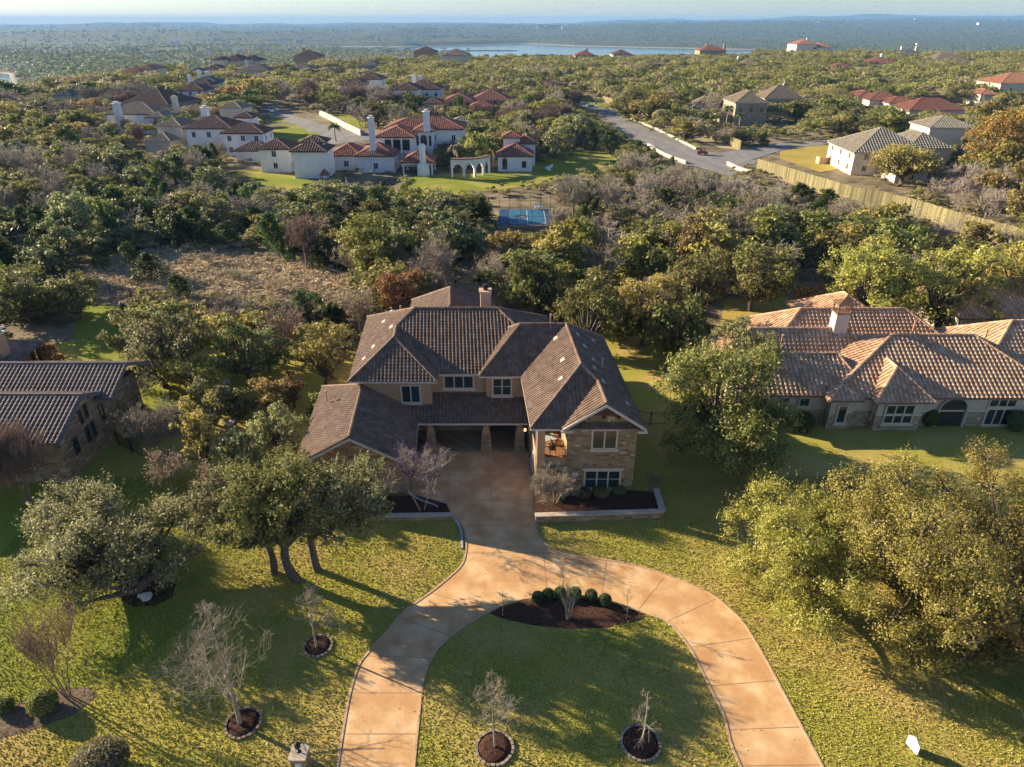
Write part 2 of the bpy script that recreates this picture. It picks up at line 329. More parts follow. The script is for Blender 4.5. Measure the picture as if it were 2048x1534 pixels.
# ---------------------------------------------------------------- main house (local frame: depth axis leans 4 deg as the plan does)
def LF(p): return (p[0]-.075*(p[1]-43.4), p[1], p[2])
def main_house():
    R = thing('stone_house', 'large tan stucco and ledge stone house with brown tile hip roofs above the curved driveway', 'house', (-2, 52, 0))
    rf = Roof(.32, capr=.13)
    z = 6.2
    # main hip with front-left projection
    J = (-9.45, 56.95, 8.65); P2 = (-9.45, 54.65, 8.65); RL = (-7.85, 58.75, 9.7); RR = (-.15, 58.75, 9.7)
    rf.planes([[(-13.2,52.3,z),(5.2,52.3,z),RR,RL], [(5.2,52.3,z),(5.2,65.2,z),RR], [(5.2,65.2,z),(-13.2,65.2,z),RL,RR],
               [(-13.2,50.9,z),(-13.2,56.95,z),J,P2], [(-13.2,56.95,z),(-13.2,65.2,z),RL,J],
               [(-13.2,50.9,z),(-5.7,50.9,z),P2], [(-5.7,50.9,z),(-5.7,58,z),(-9.45,58,8.65),P2]],
              [(P2,(-13.2,50.9,z)), (P2,(-5.7,50.9,z)), (P2,J), (J,RL), (RL,RR), (RL,(-13.2,65.2,z)), (RR,(5.2,65.2,z)), (RR,(4.2,53.5,z+.9))])
    rf.soffit([(-13.2,52.32),(5.2,65.2)], z); rf.soffit([(-13.21,50.9),(-5.7,53)], z)
    # middle section and right wing
    rf.hip(-2.2, 8.5, 51.9, 59.7, z-.01, (1.65,55.8), (5.7,55.8), 9.38)
    z = 6.2; RF = (5.7,47.7,9.4); RB = (5.7,55.8,9.4); GR0 = (6.85,43.1,8.54); GR1 = (6.85,46.55,8.54)
    rf.planes([[(1.4,43.4,z),(10,43.4,z),RF], [(1.4,43.4,z),RF,RB,(1.4,60.1,z)], [(10,60.1,z),(1.4,60.1,z),RB],
               [(10,43.1,z),(10,46.55,z),GR1,GR0], [(10,46.55,z),(10,60.1,z),RB,RF,GR1], [(3.7,43.1,z),GR0,(6.85,47,8.54),(3.7,47,z)]],
              [(RF,(1.4,43.4,z)), (RF,RB), (RF,GR1), (GR1,GR0), (RB,(10,60.1,z)), (RB,(1.4,60.1,z))])
    rf.e.box(1.4,3.6,43.36,43.46,z-.18,z-.01); rf.e.box(1.38,1.47,43.46,51.9,z-.18,z-.01); rf.e.box(9.93,10.02,43.1,60.1,z-.18,z-.01)
    rf.e.box(3.6,4.5,43.06,43.14,z-.18,z-.01); rf.e.box(9.3,10.02,43.0,43.09,z-.18,z-.01); rf.e.box(1.5,9.9,43.5,60,z-.16,z-.13)
    for xa, xb in ((3.75, 6.85), (9.95, 6.85)):
        rf.e.add([(xa,43.02,z-.05),(xa,43.1,z-.05),(xa,43.1,z+.17),(xa,43.02,z+.17),(xb,43.02,8.24),(xb,43.1,8.24),(xb,43.1,8.48),(xb,43.02,8.48)],
                 [(0,1,2,3),(4,7,6,5),(0,4,5,1),(1,5,6,2),(2,6,7,3),(3,7,4,0)])
    # rear bump, porch shed, garage wing
    rf.hip(-8.9, -.3, 59, 70, z-.015, (-4.6,60.5), (-4.6,65.6), 9.25)
    rf.planes([[(-11,49.5,3.0),(1.85,49.5,3.0),(1.85,53.3,4.2),(-11,53.3,4.2)]])
    rf.e.box(-8.2, 1.85, 49.44, 49.52, 2.82, 2.98); rf.e.box(-8.2,1.85,49.55,53,2.84,2.87)
    GP = (-12.2,43.1,5.6); GB = (-12.2,51.5,5.6)
    rf.planes([[(-16.7,43.1,3.0),GP,GB,(-16.7,56,3.0)], [(-7.5,43.1,3.0),(-7.5,56,3.0),GB,GP], [(-16.7,56,3.0),GB,(-7.5,56,3.0)]], [(GP,GB), (GB,(-16.7,56,3.0))])
    for xa in (-16.7, -7.5):
        rf.e.add([(xa,43.04,2.8),(xa,43.12,2.8),(xa,43.12,3.0),(xa,43.04,3.0),(-12.2,43.04,5.34),(-12.2,43.12,5.34),(-12.2,43.12,5.56),(-12.2,43.04,5.56)],
                 [(0,1,2,3),(4,7,6,5),(0,4,5,1),(1,5,6,2),(2,6,7,3),(3,7,4,0)])
        rf.e.box(xa-.04, xa+.04, 43.12, 56, 2.82, 2.98)
    rf.build(R, MT['tile_brown'], MT['fascia'], LF)
    # walls
    w = MB(); w.box(-12.6,4.6,52.9,64.6,3.0,6.05); w.box(-12.6,-6.3,51.5,53.0,2.9,6.04); w.box(-1.6,4.8,52.35,59.2,3.0,6.05)
    w.box(-8.3,-.9,60,69.4,0,6.03); w.box(1.95,9.48,47.6,59.6,3.4,6.04); w.box(1.95,2.55,43.82,44.4,3.32,6.04); w.box(1.95,4.2,43.82,44.2,5.75,6.03)
    w.box(1.95,4.2,43.84,47.59,2.62,3.3); w.box(1.96,2.3,44.4,47.6,5.76,6.02)
    w.build('wall', MT['stucco'], R, LF)
    s = MB(); s.box(1.93,4.2,43.8,59.62,0,2.6); s.box(4.2,9.5,43.8,47.6,0,6.06); s.box(4.2,9.5,47.6,59.62,0,3.38)
    s.add([(3.95,43.8,6.06),(9.75,43.8,6.06),(6.85,43.8,8.1),(3.95,44.1,6.06),(9.75,44.1,6.06),(6.85,44.1,8.1)], [(0,1,2),(5,4,3),(0,3,4,1),(1,4,5,2),(2,5,3,0)])
    s.box(-12.6,4.0,53.0,64.5,0,2.98)
    s.add([(-16.2,43.6,0),(-8,43.6,0),(-8,43.6,2.95),(-12.2,43.6,5.35),(-16.2,43.6,2.95)]+[(-16.2,43.9,0),(-8,43.9,0),(-8,43.9,2.95),(-12.2,43.9,5.35),(-16.2,43.9,2.95)],
          [(0,1,2,3,4),(9,8,7,6,5),(1,6,7,2),(0,4,9,5),(2,7,8,3),(3,8,9,4)])
    s.box(-16.2,-15.9,43.9,55.5,0,2.94); s.box(-8.3,-8,43.9,53,0,2.94); s.box(-16,-12.6,55.2,55.5,0,2.93)
    s.build('stone_wall', MT['stone'], R, LF)
    d = MB(); d.box(6.0,7.7,43.7,43.79,7.35,7.98) if 0 else None
    d.add([(5.6,43.72,7.15),(8.1,43.72,7.15),(6.85,43.72,8.05),(5.6,43.79,7.15),(8.1,43.79,7.15),(6.85,43.79,8.05)], [(0,1,2),(5,4,3),(0,3,4,1),(1,4,5,2),(2,5,3,0)])
    for x in (5.75, 6.85, 7.95): d.box(x-.08,x+.08,43.45,43.8,6.95,7.14)
    d.build('gable_timber', MT['woodbrown'], R, LF)
    # windows
    Wn = lambda *a, **k: window(R, *a, fn=LF, **k)
    Wn((-8.1,51.5,3.85), XA, 1.75, 1.75, cols=2, rows=1); Wn((-3.95,52.9,4.5), XA, 2.7, 1.3, cols=3); Wn((-.2,52.35,4.1), XA, 1.75, 1.75, cols=2, rows=2)
    Wn((7.05,43.8,4.15), XA, 2.0, 1.75, cols=2, head=True); Wn((7.1,43.8,.45), XA, 2.9, 1.75, cols=3, rows=2, head=True); Wn((3.2,43.8,.45), XA, 1.75, 1.75, cols=2, head=True)
    Wn((-3.95,53.0,1.05), XA, 2.7, 1.5, cols=3)
    Wn((1.93,49.5,3.9), (0,-1,0), 1.6, 1.6, cols=2); Wn((1.93,46.5,.9), (0,-1,0), 1.6, 1.5, cols=2); Wn((9.5,47,4.0), (0,1,0), 1.2, 1.5, cols=1); Wn((9.5,52,1.0), (0,1,0), 1.6, 1.5, cols=2)
    Wn((-12.6,58,4.0), (0,-1,0), 1.6, 1.5, cols=2)
    dr = MB(); dr.box(-1.1,.9,52.9,52.99,.12,2.55); dd = dr.build('front_door', MT['door'], R, LF)
    h = MB(); h.box(-.16,-.1,52.84,52.9,1.1,1.45); h.box(-.04,.02,52.84,52.9,1.1,1.45); h.build('handle', MT['iron'], dd, LF)
    fr = MB(); fr.box(-1.25,-1.1,52.88,53.0,.12,2.7); fr.box(.9,1.05,52.88,53.0,.12,2.7); fr.box(-1.1,.9,52.88,53.0,2.55,2.7); fr.build('door_frame', MT['woodbrown'], dd, LF)
    for yy in (45.4, 49.4):
        g = MB(); g.box(-8.0,-7.94,yy-1.3,yy+1.3,0,2.3)
        for k in range(1, 4): g.box(-7.96,-7.92,yy-1.25,yy+1.25,k*.575-.02,k*.575+.02)
        g.build('garage_door', MT['woodbrown'], R, LF)
    # porch
    p = MB(); p.box(-8,1.9,49.6,53,0,.12); p.build('porch_floor', MT['stone'], R, LF)
    for x in (-6.5, -1.75, 1.15):
        c = MB(); c.obox((x,50.0,.1), XA, .95, .95, 1.75, taper=.72); cc = c.build('column', MT['stone'], R, LF)
        c = MB(); c.obox((x,50.0,1.85), XA, .74, .74, .14); c.obox((x,50.0,1.99), XA, .62, .62, .28, taper=.68); c.obox((x,50.0,2.27), XA, .42, .42, .6); c.build('column_shaft', MT['stucco'], cc, LF)
    # balcony
    b = MB(); b.box(1.97,4.19,43.86,47.58,3.302,3.34); b.build('balcony_floor', mat('terracotta_pavers', [(.38,.17,.07),(.5,.26,.12)], scale=5, rough=.85), R, LF)
    r = MB()
    for x in np.arange(2.6, 4.2, .11): r.beam((x,43.9,3.4),(x,43.9,4.3),.018)
    for y in np.arange(44.5, 47.6, .12): r.beam((2.02,y,3.4),(2.02,y,4.3),.018)
    for zz in (3.42, 4.3): r.beam((2.5,43.9,zz),(4.2,43.9,zz),.04); r.beam((2.02,44.4,zz),(2.02,47.6,zz),.04)
    r.build('balcony_railing', MT['iron'], R, LF)
    # chimney
    c = MB(); c.box(-1.65,-.65,61.5,62.5,6,10.15); ch = c.build('chimney', MT['stucco_pink'], R, LF)
    c = MB(); c.box(-1.75,-.55,61.4,62.6,10.15,10.33); c.build('chimney_cap', MT['stucco_pink'], ch, LF)
    c = MB(); c.lathe((-1.15,62,10.33), [(.22,0),(.22,.25),(.36,.27),(.36,.33),(.22,.36),(.3,.5),(.3,.56),(.05,.62)], 12); c.build('chimney_pot', MT['iron'], ch, LF)
    # vents and pipes on the roof
    def pipe(px, py, y, h=.75, r=.07):
        q = GY(px, py, y); x, yy, zz = q; mb = MB(); mb.tube([(x,yy,zz-.1),(x,yy,zz+h)], r, 8); mb.tube([(x,yy,zz+h),(x,yy,zz+h+.07)], r*1.35, 8); mb.build('vent_pipe', MT['stucco_pink'], R)
    pipe(654, 801, 51.3, .9); pipe(802, 628, 62.2, .8); pipe(1101, 645, 60.0, .8); pipe(1203, 740, 50.5, 1.0, .09)
    def vent(x, y, zf):
        mb = MB(); z0 = zf(x, y)+.05; n = .35
        mb.add([(x-.16,y-n,zf(x-.16,y)+.09),(x+.16,y-n,zf(x+.16,y)+.09),(x+.16,y,zf(x+.16,y)+.2),(x-.16,y,zf(x-.16,y)+.2),(x-.16,y-n,z0-.15),(x+.16,y-n,z0-.15),(x+.16,y,z0-.15),(x-.16,y,z0-.15)],
               [(0,1,2,3),(0,4,5,1),(1,5,6,2),(2,6,7,3),(3,7,4,0)]); mb.build('roof_vent', MT['cap'], R, LF)
    zl = lambda x, y: 6.2+.744*(x-1.4); zr_ = lambda x, y: 6.2+.744*(10-x); zm = lambda x, y: 6.2+.654*(x+13.2)
    for x, y in ((4.6,54.5),(4.6,50.2),(4.1,47.6)): vent(x, y, zl)
    for x, y in ((6.6,55),(6.9,53),(7.3,51),(7.0,49),(7.4,47.3),(9.1,46.0),(8.3,56.5)): vent(x, y, zr_)
    for x, y in ((-11,60.5),(-10,57.7),(-11.5,55.5),(-10.4,62),(-12.2,54)): vent(x, y, zm)
    # gutters / downpipes
    dp = MB(); dp.tube([(1.86,43.72,6),(1.86,43.72,.1)], .045, 6); dp.tube([(-8.0,49.5,2.8),(-7.9,49.55,.1)], .045, 6); dp.build('downpipe', MT['fascia'], R, LF)
    # star and number plaque: separate things hanging on the wall
    q = LF((2.85,43.72,3.0)); st = MB(); pts = []
    for k in range(10):
        a = math.pi/2+k*math.pi/5; rr = .43 if k % 2 == 0 else .17; pts.append((q[0]+rr*math.cos(a), q[1], q[2]-.03+rr*math.sin(a)))
    st.add(pts+[(q[0], q[1]-.12, q[2]), (q[0], q[1]+.07, q[2])], [((k+1) % 10, k, 10) for k in range(10)]+[(k, (k+1) % 10, 11) for k in range(10)])
    o = st.build('metal_star', flat('verdigris', (.14,.26,.22), rough=.6, metal=.4)); tag(o, 'verdigris metal star hung on the wall below the balcony', 'wall ornament')
    q = LF((4.95,43.74,1.8)); pl = MB(); pl.box(q[0]-.22,q[0]+.22,q[1]-.02,q[1]+.03,q[2]-.17,q[2]+.17)
    o = pl.build('number_plaque', MT['whitepaint']); tag(o, 'small white house number plaque beside the lower triple window', 'plaque')
    text('811', .17, (q[0]-.13, q[1]-.026, q[2]-.06), (math.pi/2, 0, 0), MT['iron'], o, 'numerals')
    return R
def text(body, size, loc, rot, m, parent, name, label=None):
    cu = bpy.data.curves.new(name, 'FONT'); cu.body = body; cu.size = size; cu.extrude = .004
    o = bpy.data.objects.new(name, cu); COL.objects.link(o); o.location = Vector(loc)-(rootloc(parent) if parent else Vector()); o.rotation_euler = rot
    cu.materials.append(m); bpy.context.view_layer.update(); me = bpy.data.meshes.new_from_object(o.evaluated_get(bpy.context.evaluated_depsgraph_get())); bpy.data.objects.remove(o)
    o = bpy.data.objects.new(name, me); COL.objects.link(o); o.location = Vector(loc)-(rootloc(parent) if parent else Vector()); o.rotation_euler = rot; o.parent = parent
    return o
main_house()
# ---------------------------------------------------------------- terrain
def smooth(a, b, t):
    t = np.clip((t-a)/(b-a), 0, 1); return t*t*(3-2*t)
def vnoise(x, y, seed=0):
    xi = np.floor(x); yi = np.floor(y); fx = x-xi; fy = y-yi; fx = fx*fx*(3-2*fx); fy = fy*fy*(3-2*fy)
    def h(a, b): return np.modf(np.abs(np.sin(a*127.1+b*311.7+seed*74.7)*43758.5453))[0]
    return (h(xi, yi)*(1-fx)+h(xi+1, yi)*fx)*(1-fy)+(h(xi, yi+1)*(1-fx)+h(xi+1, yi+1)*fx)*fy
def fbm(x, y, seed=0, o=4):
    s = 0; a = .5
    for k in range(o): s = s+a*(vnoise(x*2**k, y*2**k, seed+k)-.5)*2; a *= .5
    return s
S_E = [-1.2, -.75, -.63, -.5, -.3, 0, .3, .75, 1.2]; E_Y = [270, 290, 350, 430, 520, 680, 800, 840, 840]
S_S = [-.40, -.33, -.3, -.147, -.016, .02, .083, .15, .245, .3, .5, .9]; SH_Y = [2950, 3050, 3166, 3037, 3454, 3530, 3166, 3037, 2860, 2764, 2700, 2700]
S_N = [-.40, -.33, -.3, -.1, 0, .3, .9]; NE_Y = [2960, 2980, 2900, 2250, 1500, 1200, 1200]
S_H = [-1.2, -.75, -.5, -.2, .0, .2, .45, .75, 1.2]; H_Z = [-14, -14, -4, 4, 2, 22, 55, 62, 66]
def zt(x, y):
    x = np.asarray(x, float); y = np.asarray(y, float); yy = np.maximum(y, 1); s = np.clip(x/yy, -1.2, 1.2)
    e = np.interp(s, S_E, E_Y); base = 1.6*fbm(x/70, y/70, 3)*smooth(160, 420, y)*1.3
    low = -42+10*fbm(x/500, y/500, 5)+smooth(-.45, -.75, s)*-4
    n1 = fbm(x/900, y/900, 12); far = np.interp(s, S_H, H_Z)+30*fbm(x/2600, y/2600, 9)+10*n1
    wr = smooth(-.1, .22, s); hill = smooth(2500, 8200, y)*wr
    def rdg(yc, w, amp, sd): return amp*np.exp(-((y-yc-w*1.4*fbm(x/1500, x*0+sd, 61))/w)**2)*(.75+.5*fbm(x/700, x*0+sd*3, 62))
    crest = rdg(np.interp(s, [-.9,-.3,0,.4], [3500,4100,5000,5600]), 420, np.interp(s, [-.9,-.3,0,.2,.4], [34,42,56,48,14]), 1)
    crest = crest+rdg(6900, 600, np.interp(s, [-.9,-.3,0,.3], [58,66,52,10]), 2)+rdg(12800, 1300, np.interp(s, [-.9,-.2,.2,.5,.9], [118,124,104,62,56]), 3)*(.55+1.3*np.clip(fbm(x/2600, x*0+7, 88)+.3, 0, 1))+rdg(2000, 260, np.interp(s, [-.9,-.35,-.3], [14,14,0]), 4)
    z2 = low*(1-hill)+far*hill+crest*(1-.55*hill*(y < 9500))+smooth(2600, 4000, y)*10*n1
    la = smooth(-.60, -.66, s)*smooth(700, 950, y)*(1-smooth(1420, 1600, y)); z2 = z2*(1-la)+la*np.minimum(z2, -52.3)
    t = smooth(0, 1, (y-e)/330)
    z = base*(1-t)+z2*t
    sh = np.interp(s, S_S, SH_Y); ne = np.interp(s, S_N, NE_Y)
    lake = (1-smooth(-60, 60, y-sh))*smooth(-60, 60, y-ne)*smooth(-.345, -.325, s)
    arm = smooth(0, 40, y-1120)*(1-smooth(0, 40, y-(1420+ 30*np.sin(x/60))))*(1-smooth(-.70, -.66, s))
    lake = lake*(1-smooth(.30, .345, s)); lk = np.clip(lake+arm, 0, 1)
    z = z*(1-lk)+np.minimum(z, -64)*lk
    # low limestone bank rising from the far shore
    rise = np.clip((y-sh)/160, 0, 1); z = np.where((y > sh-60) & (s > -.33) & (s < .345) & (y < sh+700), np.minimum(z, -60+14*np.clip((y-sh+40)/120, 0, 1)+.045*np.clip(y-sh, 0, 700)+5*fbm(x/200, y/200, 40)), z)
    return z
def terrain():
    ys = np.concatenate([np.linspace(-60, 150, 22), 150*np.exp(np.linspace(0, math.log(30000/150), 330))[1:]])
    a = np.linspace(-1, 1, 420); V = []
    X = np.empty((len(ys), len(a))); Y = np.empty_like(X)
    for i, y in enumerate(ys): X[i] = a*(max(y, 60)*1.15+60); Y[i] = y
    Z = zt(X, Y); V = np.stack([X, Y, Z], -1).reshape(-1, 3); idx = np.arange(X.size).reshape(X.shape)
    Q = np.stack([idx[:-1,:-1], idx[:-1,1:], idx[1:,1:], idx[1:,:-1]], -1).reshape(-1, 4)
    m = mat('wild_ground', [(.08,.06,.035), (.16,.125,.075), (.27,.21,.13), (.20,.16,.08)], scale=.22, detail=10, rough=1, bump=.5, bscale=4, c2=(.09,.095,.04), scale2=.06)
    N = m.node_tree.nodes; L = m.node_tree.links; b = N['Principled BSDF']; src = b.inputs['Base Color'].links[0].from_socket
    g = N.new('ShaderNodeNewGeometry'); sx = N.new('ShaderNodeSeparateXYZ'); L.new(g.outputs['Position'], sx.inputs[0])
    r1 = N.new('ShaderNodeMapRange'); r1.inputs[1].default_value = -54.4; r1.inputs[2].default_value = -52.6; r1.inputs[3].default_value = 1; r1.inputs[4].default_value = 0; L.new(sx.outputs[2], r1.inputs[0])
    r2 = N.new('ShaderNodeMapRange'); r2.inputs[1].default_value = 900; r2.inputs[2].default_value = 1500; L.new(sx.outputs[1], r2.inputs[0])
    mx0 = N.new('ShaderNodeMix'); mx0.data_type = 'RGBA'; L.new(r2.outputs[0], mx0.inputs[0]); L.new(src, mx0.inputs[6]); mx0.inputs[7].default_value = (.075,.085,.04,1)
    mu = N.new('ShaderNodeMath'); mu.operation = 'MULTIPLY'; L.new(r1.outputs[0], mu.inputs[0]); L.new(r2.outputs[0], mu.inputs[1])
    mx = N.new('ShaderNodeMix'); mx.data_type = 'RGBA'; L.new(mu.outputs[0], mx.inputs[0]); L.new(mx0.outputs[2], mx.inputs[6]); mx.inputs[7].default_value = (.40,.34,.26,1); L.new(mx.outputs[2], b.inputs['Base Color'])
    o = link('ground', np_mesh('ground', V, Q, m)); me = o.data; me.polygons.foreach_set('use_smooth', [True]*len(me.polygons)); tag(o, kind='structure')
    w = MB(); w.add([(-3500,700,-55),(3500,700,-55),(3500,4200,-55),(-3500,4200,-55)], [(0,1,2,3)])
    wm = mat('lake_water', [(.02,.045,.06), (.03,.06,.075)], scale=.01, rough=.12, spec=.5, bump=.25, bscale=.05); o = w.build('lake', wm); tag(o, kind='structure')
def sheet(name, pts, z, m, kind='structure', label=None, res=None):
    """flat sheet from a ground polygon (world xy), triangulated"""
    from mathutils.geometry import tessellate_polygon
    P = [Vector((p[0], p[1], z)) for p in pts]; T = tessellate_polygon([P]); me = bpy.data.meshes.new(name); F_ = []
    for t in T:
        n = (P[t[1]]-P[t[0]]).cross(P[t[2]]-P[t[0]]); F_.append(tuple(t) if n.z > 0 else tuple(t)[::-1])
    me.from_pydata([tuple(p) for p in P], [], F_); me.materials.append(m)
    o = bpy.data.objects.new(name, me); COL.objects.link(o); tag(o, label=label, kind=kind); return o
def GP(l, z=0): return [G(x, y, z) for x, y in l]
def lawnmat(name, cols, yel, m2=.75, sc=.16):
    m = mat(name, cols, scale=10, detail=12, rough=1, bump=.5, bscale=18, c2=yel, scale2=sc, mix2=m2, lo=.38, hi=.62, spec=.05)
    return m
MT['edging'] = mat('edging_stone', [(.20,.165,.12), (.34,.28,.21)], scale=4, rough=.95, rnd=.6)
MT['lawn'] = lawnmat('lawn_grass', [(.17,.19,.025), (.27,.265,.04), (.38,.335,.065), (.46,.37,.11)], (.47,.34,.12), m2=.8)
MT['lawn_green'] = lawnmat('lawn_grass_green', [(.11,.15,.02), (.20,.235,.03), (.31,.31,.05)], (.40,.32,.09), m2=.65, sc=.1)
MT['lawn_gold'] = lawnmat('lawn_grass_straw', [(.30,.22,.05), (.42,.31,.08), (.5,.38,.12)], (.20,.24,.04), m2=.4)
MT['drygrass'] = lawnmat('dry_meadow_grass', [(.24,.18,.11), (.38,.29,.18), (.52,.41,.27), (.42,.31,.19)], (.30,.27,.13), m2=.55, sc=.12)
OUTR = [(1054,905),(1060,960),(1068,1010),(1071,1049),(1078,1073),(1100,1095),(1139,1110),(1213,1120),(1276,1132),(1335,1151),(1384,1171),(1432,1195),(1481,1239),(1506,1276),(1530,1317),(1559,1371),(1603,1454),(1645,1534),(1700,1660),(1730,1760)]
OUTL = [(818,905),(816,950),(820,985),(845,1003),(871,1012),(895,1024),(917,1042),(930,1063),(932,1098),(925,1127),(905,1149),(861,1185),(812,1220),(773,1264),(734,1308),(717,1332),(700,1386),(688,1450),(675,1534),(655,1680),(648,1760)]
INR = [(973,1227),(1003,1210),(1042,1199),(1090,1193),(1139,1192),(1188,1194),(1237,1205),(1296,1229),(1335,1244),(1379,1295),(1398,1332),(1423,1381),(1447,1430),(1462,1488),(1481,1534),(1530,1660),(1560,1760)]
INL = [(973,1227),(934,1249),(895,1278),(866,1312),(849,1351),(842,1391),(837,1439),(828,1534),(818,1680),(815,1760)]
def spline(pts, n=4):
    P = [Vector((p[0], p[1], 0)) for p in pts]; out = []
    for i in range(len(P)-1):
        a, b, c, d = P[max(i-1,0)], P[i], P[i+1], P[min(i+2,len(P)-1)]
        for k in range(n):
            t = k/n; out.append(.5*((2*b)+(c-a)*t+(2*a-5*b+4*c-d)*t*t+(3*b-a-3*c+d)*t**3))
    out.append(P[-1]); return out
def grounds():
    sheet('lawn', [(-75,12),(75,12),(75,46),(58,74),(18,77),(6,72),(-8,72),(-20,68),(-26,78),(-44,84),(-50,74),(-75,58)], .004, MT['lawn'])
    sheet('lawn', GP([(150,590),(300,590),(300,650),(330,700),(420,800),(330,870),(220,870),(150,740)]), .010, MT['lawn_green'])
    sheet('lawn', [(-60,20),(-34,20),(-22,27),(-17,36),(-20,45),(-32,46),(-60,46)], .009, MT['lawn_green'])
    orr, oll, ir, il = [spline(GP(l)) for l in (OUTR, OUTL, INR, INL)]
    k = len(orr)
    # driveway as two quad strips between outer and inner edges: resample by walking
    bm_pts = orr[::-1]+oll
    sheet('driveway', orr[::-1]+oll+il[::-1][:-1]+ir, .012, MT['drive'])
    def curb(line, name='driveway_edge'):
        mb = MB()
        for a, b in zip(line[:-1], line[1:]): mb.beam((a.x,a.y,.018),(b.x,b.y,.018),.13,.05)
        tag(mb.build(name, MT['curb']), kind='structure')
    curb(orr[:]); curb(oll); curb(ir); curb(il)
    jt = MB()
    J = [((700,1386),(842,1386)),((690,1468),(834,1468)),((733,1312),(868,1316)),((798,1234),(900,1272)),((922,1052),(1070,1052)),((930,1106),(1106,1106)),((862,1186),(985,1222)),
         ((1087,1107),(1095,1192)),((1213,1121),(1203,1196)),((1329,1154),(1278,1218)),((1431,1198),(1335,1243)),((1505,1276),(1379,1295)),((1552,1361),(1421,1372)),((1603,1454),(1454,1460)),
         ((895,907),(897,1002)),((975,907),(983,1001)),((822,950),(1058,953)),((872,1001),(1066,1001)),((1639,1530),(1480,1532))]
    for a, b in J:
        p, q = G(*a), G(*b); d = (q-p).normalized(); n = Vector((-d.y, d.x, 0))*.02; z = Vector((0,0,.017))
        jt.add([p+n+z, p-n+z, q-n+z, q+n+z], [(0,1,2,3)])
    tag(jt.build('driveway_joint_lines', MT['joint']), kind='structure')
    # mulch bed of the island and left beds
    def mound(name, poly, h, m, label, cat):
        P = GP(poly); c = sum(P, Vector())/len(P); mb = MB(); n = len(P); V = [p+Vector((0,0,.016)) for p in P]
        rs = [.9, .6, .3]
        for i, r in enumerate(rs):
            V += [c+(p-c)*r+Vector((0,0,.016+h*(1-r**2)*(1+.25*math.sin(5*k)))) for k, p in enumerate(P)]
        V.append(c+Vector((0,0,h))); fs = []
        for i in range(len(rs)):
            for k in range(n): a = i*n+k; b = i*n+(k+1) % n; fs.append((a, b, b+n, a+n))
        fs += [(len(rs)*n+k, len(rs)*n+(k+1) % n, len(V)-1) for k in range(n)]
        mb.add(V, fs); o = mb.build(name, m, smooth=True); tag(o, label, cat); return o
    mound('mulch_bed', [(978,1227),(1003,1213),(1042,1203),(1090,1197),(1139,1196),(1188,1198),(1237,1209),(1292,1229),(1286,1239),(1213,1256),(1139,1258),(1066,1251),(1003,1237)], .14, MT['mulch'], 'curved dark bark mulch bed at the top of the driveway island', 'flower bed')
    mound('mulch_bed', [(232,1190),(238,1165),(270,1148),(320,1153),(352,1170),(345,1195),(310,1212),(265,1214)], .1, MT['mulch'], 'dark mulch circle under the multi-trunk oak with a pale boulder', 'flower bed')
    mound('garden_bed', [(-20,1440),(0,1425),(60,1395),(110,1378),(180,1375),(196,1390),(150,1430),(60,1462),(0,1478),(-30,1478)], .08, mat('bed_gravel', [(.10,.07,.045),(.22,.16,.11)], scale=5, detail=8, rough=1, bump=.6), 'brown earth bed around the crape myrtle in the front lawn', 'flower bed')
    # ringed tree circles
    for (px, py, rx, lb) in ((487,1447,35,'stone ringed mulch circle under the largest bare tree'),(636,1293,28,'stone ringed mulch circle under the pale leafless sapling beside the drive'),(989,1497,38,'stone ringed mulch circle at the foot of the bushy bare tree in the island'),(1281,1487,40,'stone ringed mulch circle at the foot of the thin bare tree in the island')):
        c = G(px, py); r = .9*rx*depth(c.y, 0)/F; R = thing('tree_ring', lb, 'tree ring', c)
        mb = MB(); mb.lathe((c.x,c.y,0), [(r,.01),(r,.07),(r*.6,.14),(.1,.16)], 28); mb.build('mulch', MT['mulch'], R, smooth=True)
        mb = MB(); n = int(2*math.pi*r/.24); rng = random.Random(px)
        for k in range(n):
            a = 2*math.pi*k/n; rr = r+.06+rng.uniform(-.015,.015); mb.obox((c.x+rr*math.cos(a), c.y+rr*math.sin(a), 0), (-math.sin(a+rng.uniform(-.08,.08)), math.cos(a), 0), .21, .13, .12+rng.uniform(-.02,.02))
        mb.build('stone_edging', MT['edging'], R)
    # planter walls in front of the wing and beside the garage
    R = thing('planter_wall', 'low ledge stone planter wall with mulch in front of the right wing', 'retaining wall', G(1190,1030))
    A, B, C, D = G(1073,1040), G(1314,1031), G(1296,990), G(1262,985)
    A = Vector((1.75,40.2,0)); B = Vector((11.3,40.7,0)); C = Vector((11.3,43.4,0)); D = Vector((9.7,43.6,0))
    def wallseg(p, q, w, h, cap, mb, mc):
        d = (q-p).normalized(); mb.beam(p+Vector((0,0,h/2)), q+Vector((0,0,h/2)), w, h); mc.beam(p-d*.05+Vector((0,0,h+cap/2+.002)), q+d*.05+Vector((0,0,h+cap/2+.002)), w+.12, cap)
    mb = MB(); mc = MB(); wallseg(A, B, .35, .62, .09, mb, mc); wallseg(B, C, .34, .61, .089, mb, mc)
    mb.build('stone_course', MT['stone'], R); mc.build('cap_stone', MT['cap'], R)
    mb = MB(); mb.prism([(1.75,40.3),(11.2,40.8),(11.2,43.5),(9.4,43.75),(1.8,43.75)], .01, .3); mb.build('mulch', MT['mulch'], R)
    R = thing('planter_wall', 'curved concrete wall and low stone planter beside the garage court', 'retaining wall', G(880,1040))
    mb = MB(); l = [G(x-6, y) for x, y in [(816,985),(845,1003),(871,1012),(895,1024),(917,1042),(928,1063),(930,1098)]]; l = spline(l)
    for i, (a, b) in enumerate(zip(l[:-1], l[1:])): mb.beam((a.x,a.y,.02),(b.x,b.y,.02),.16,.5-.35*i/len(l))
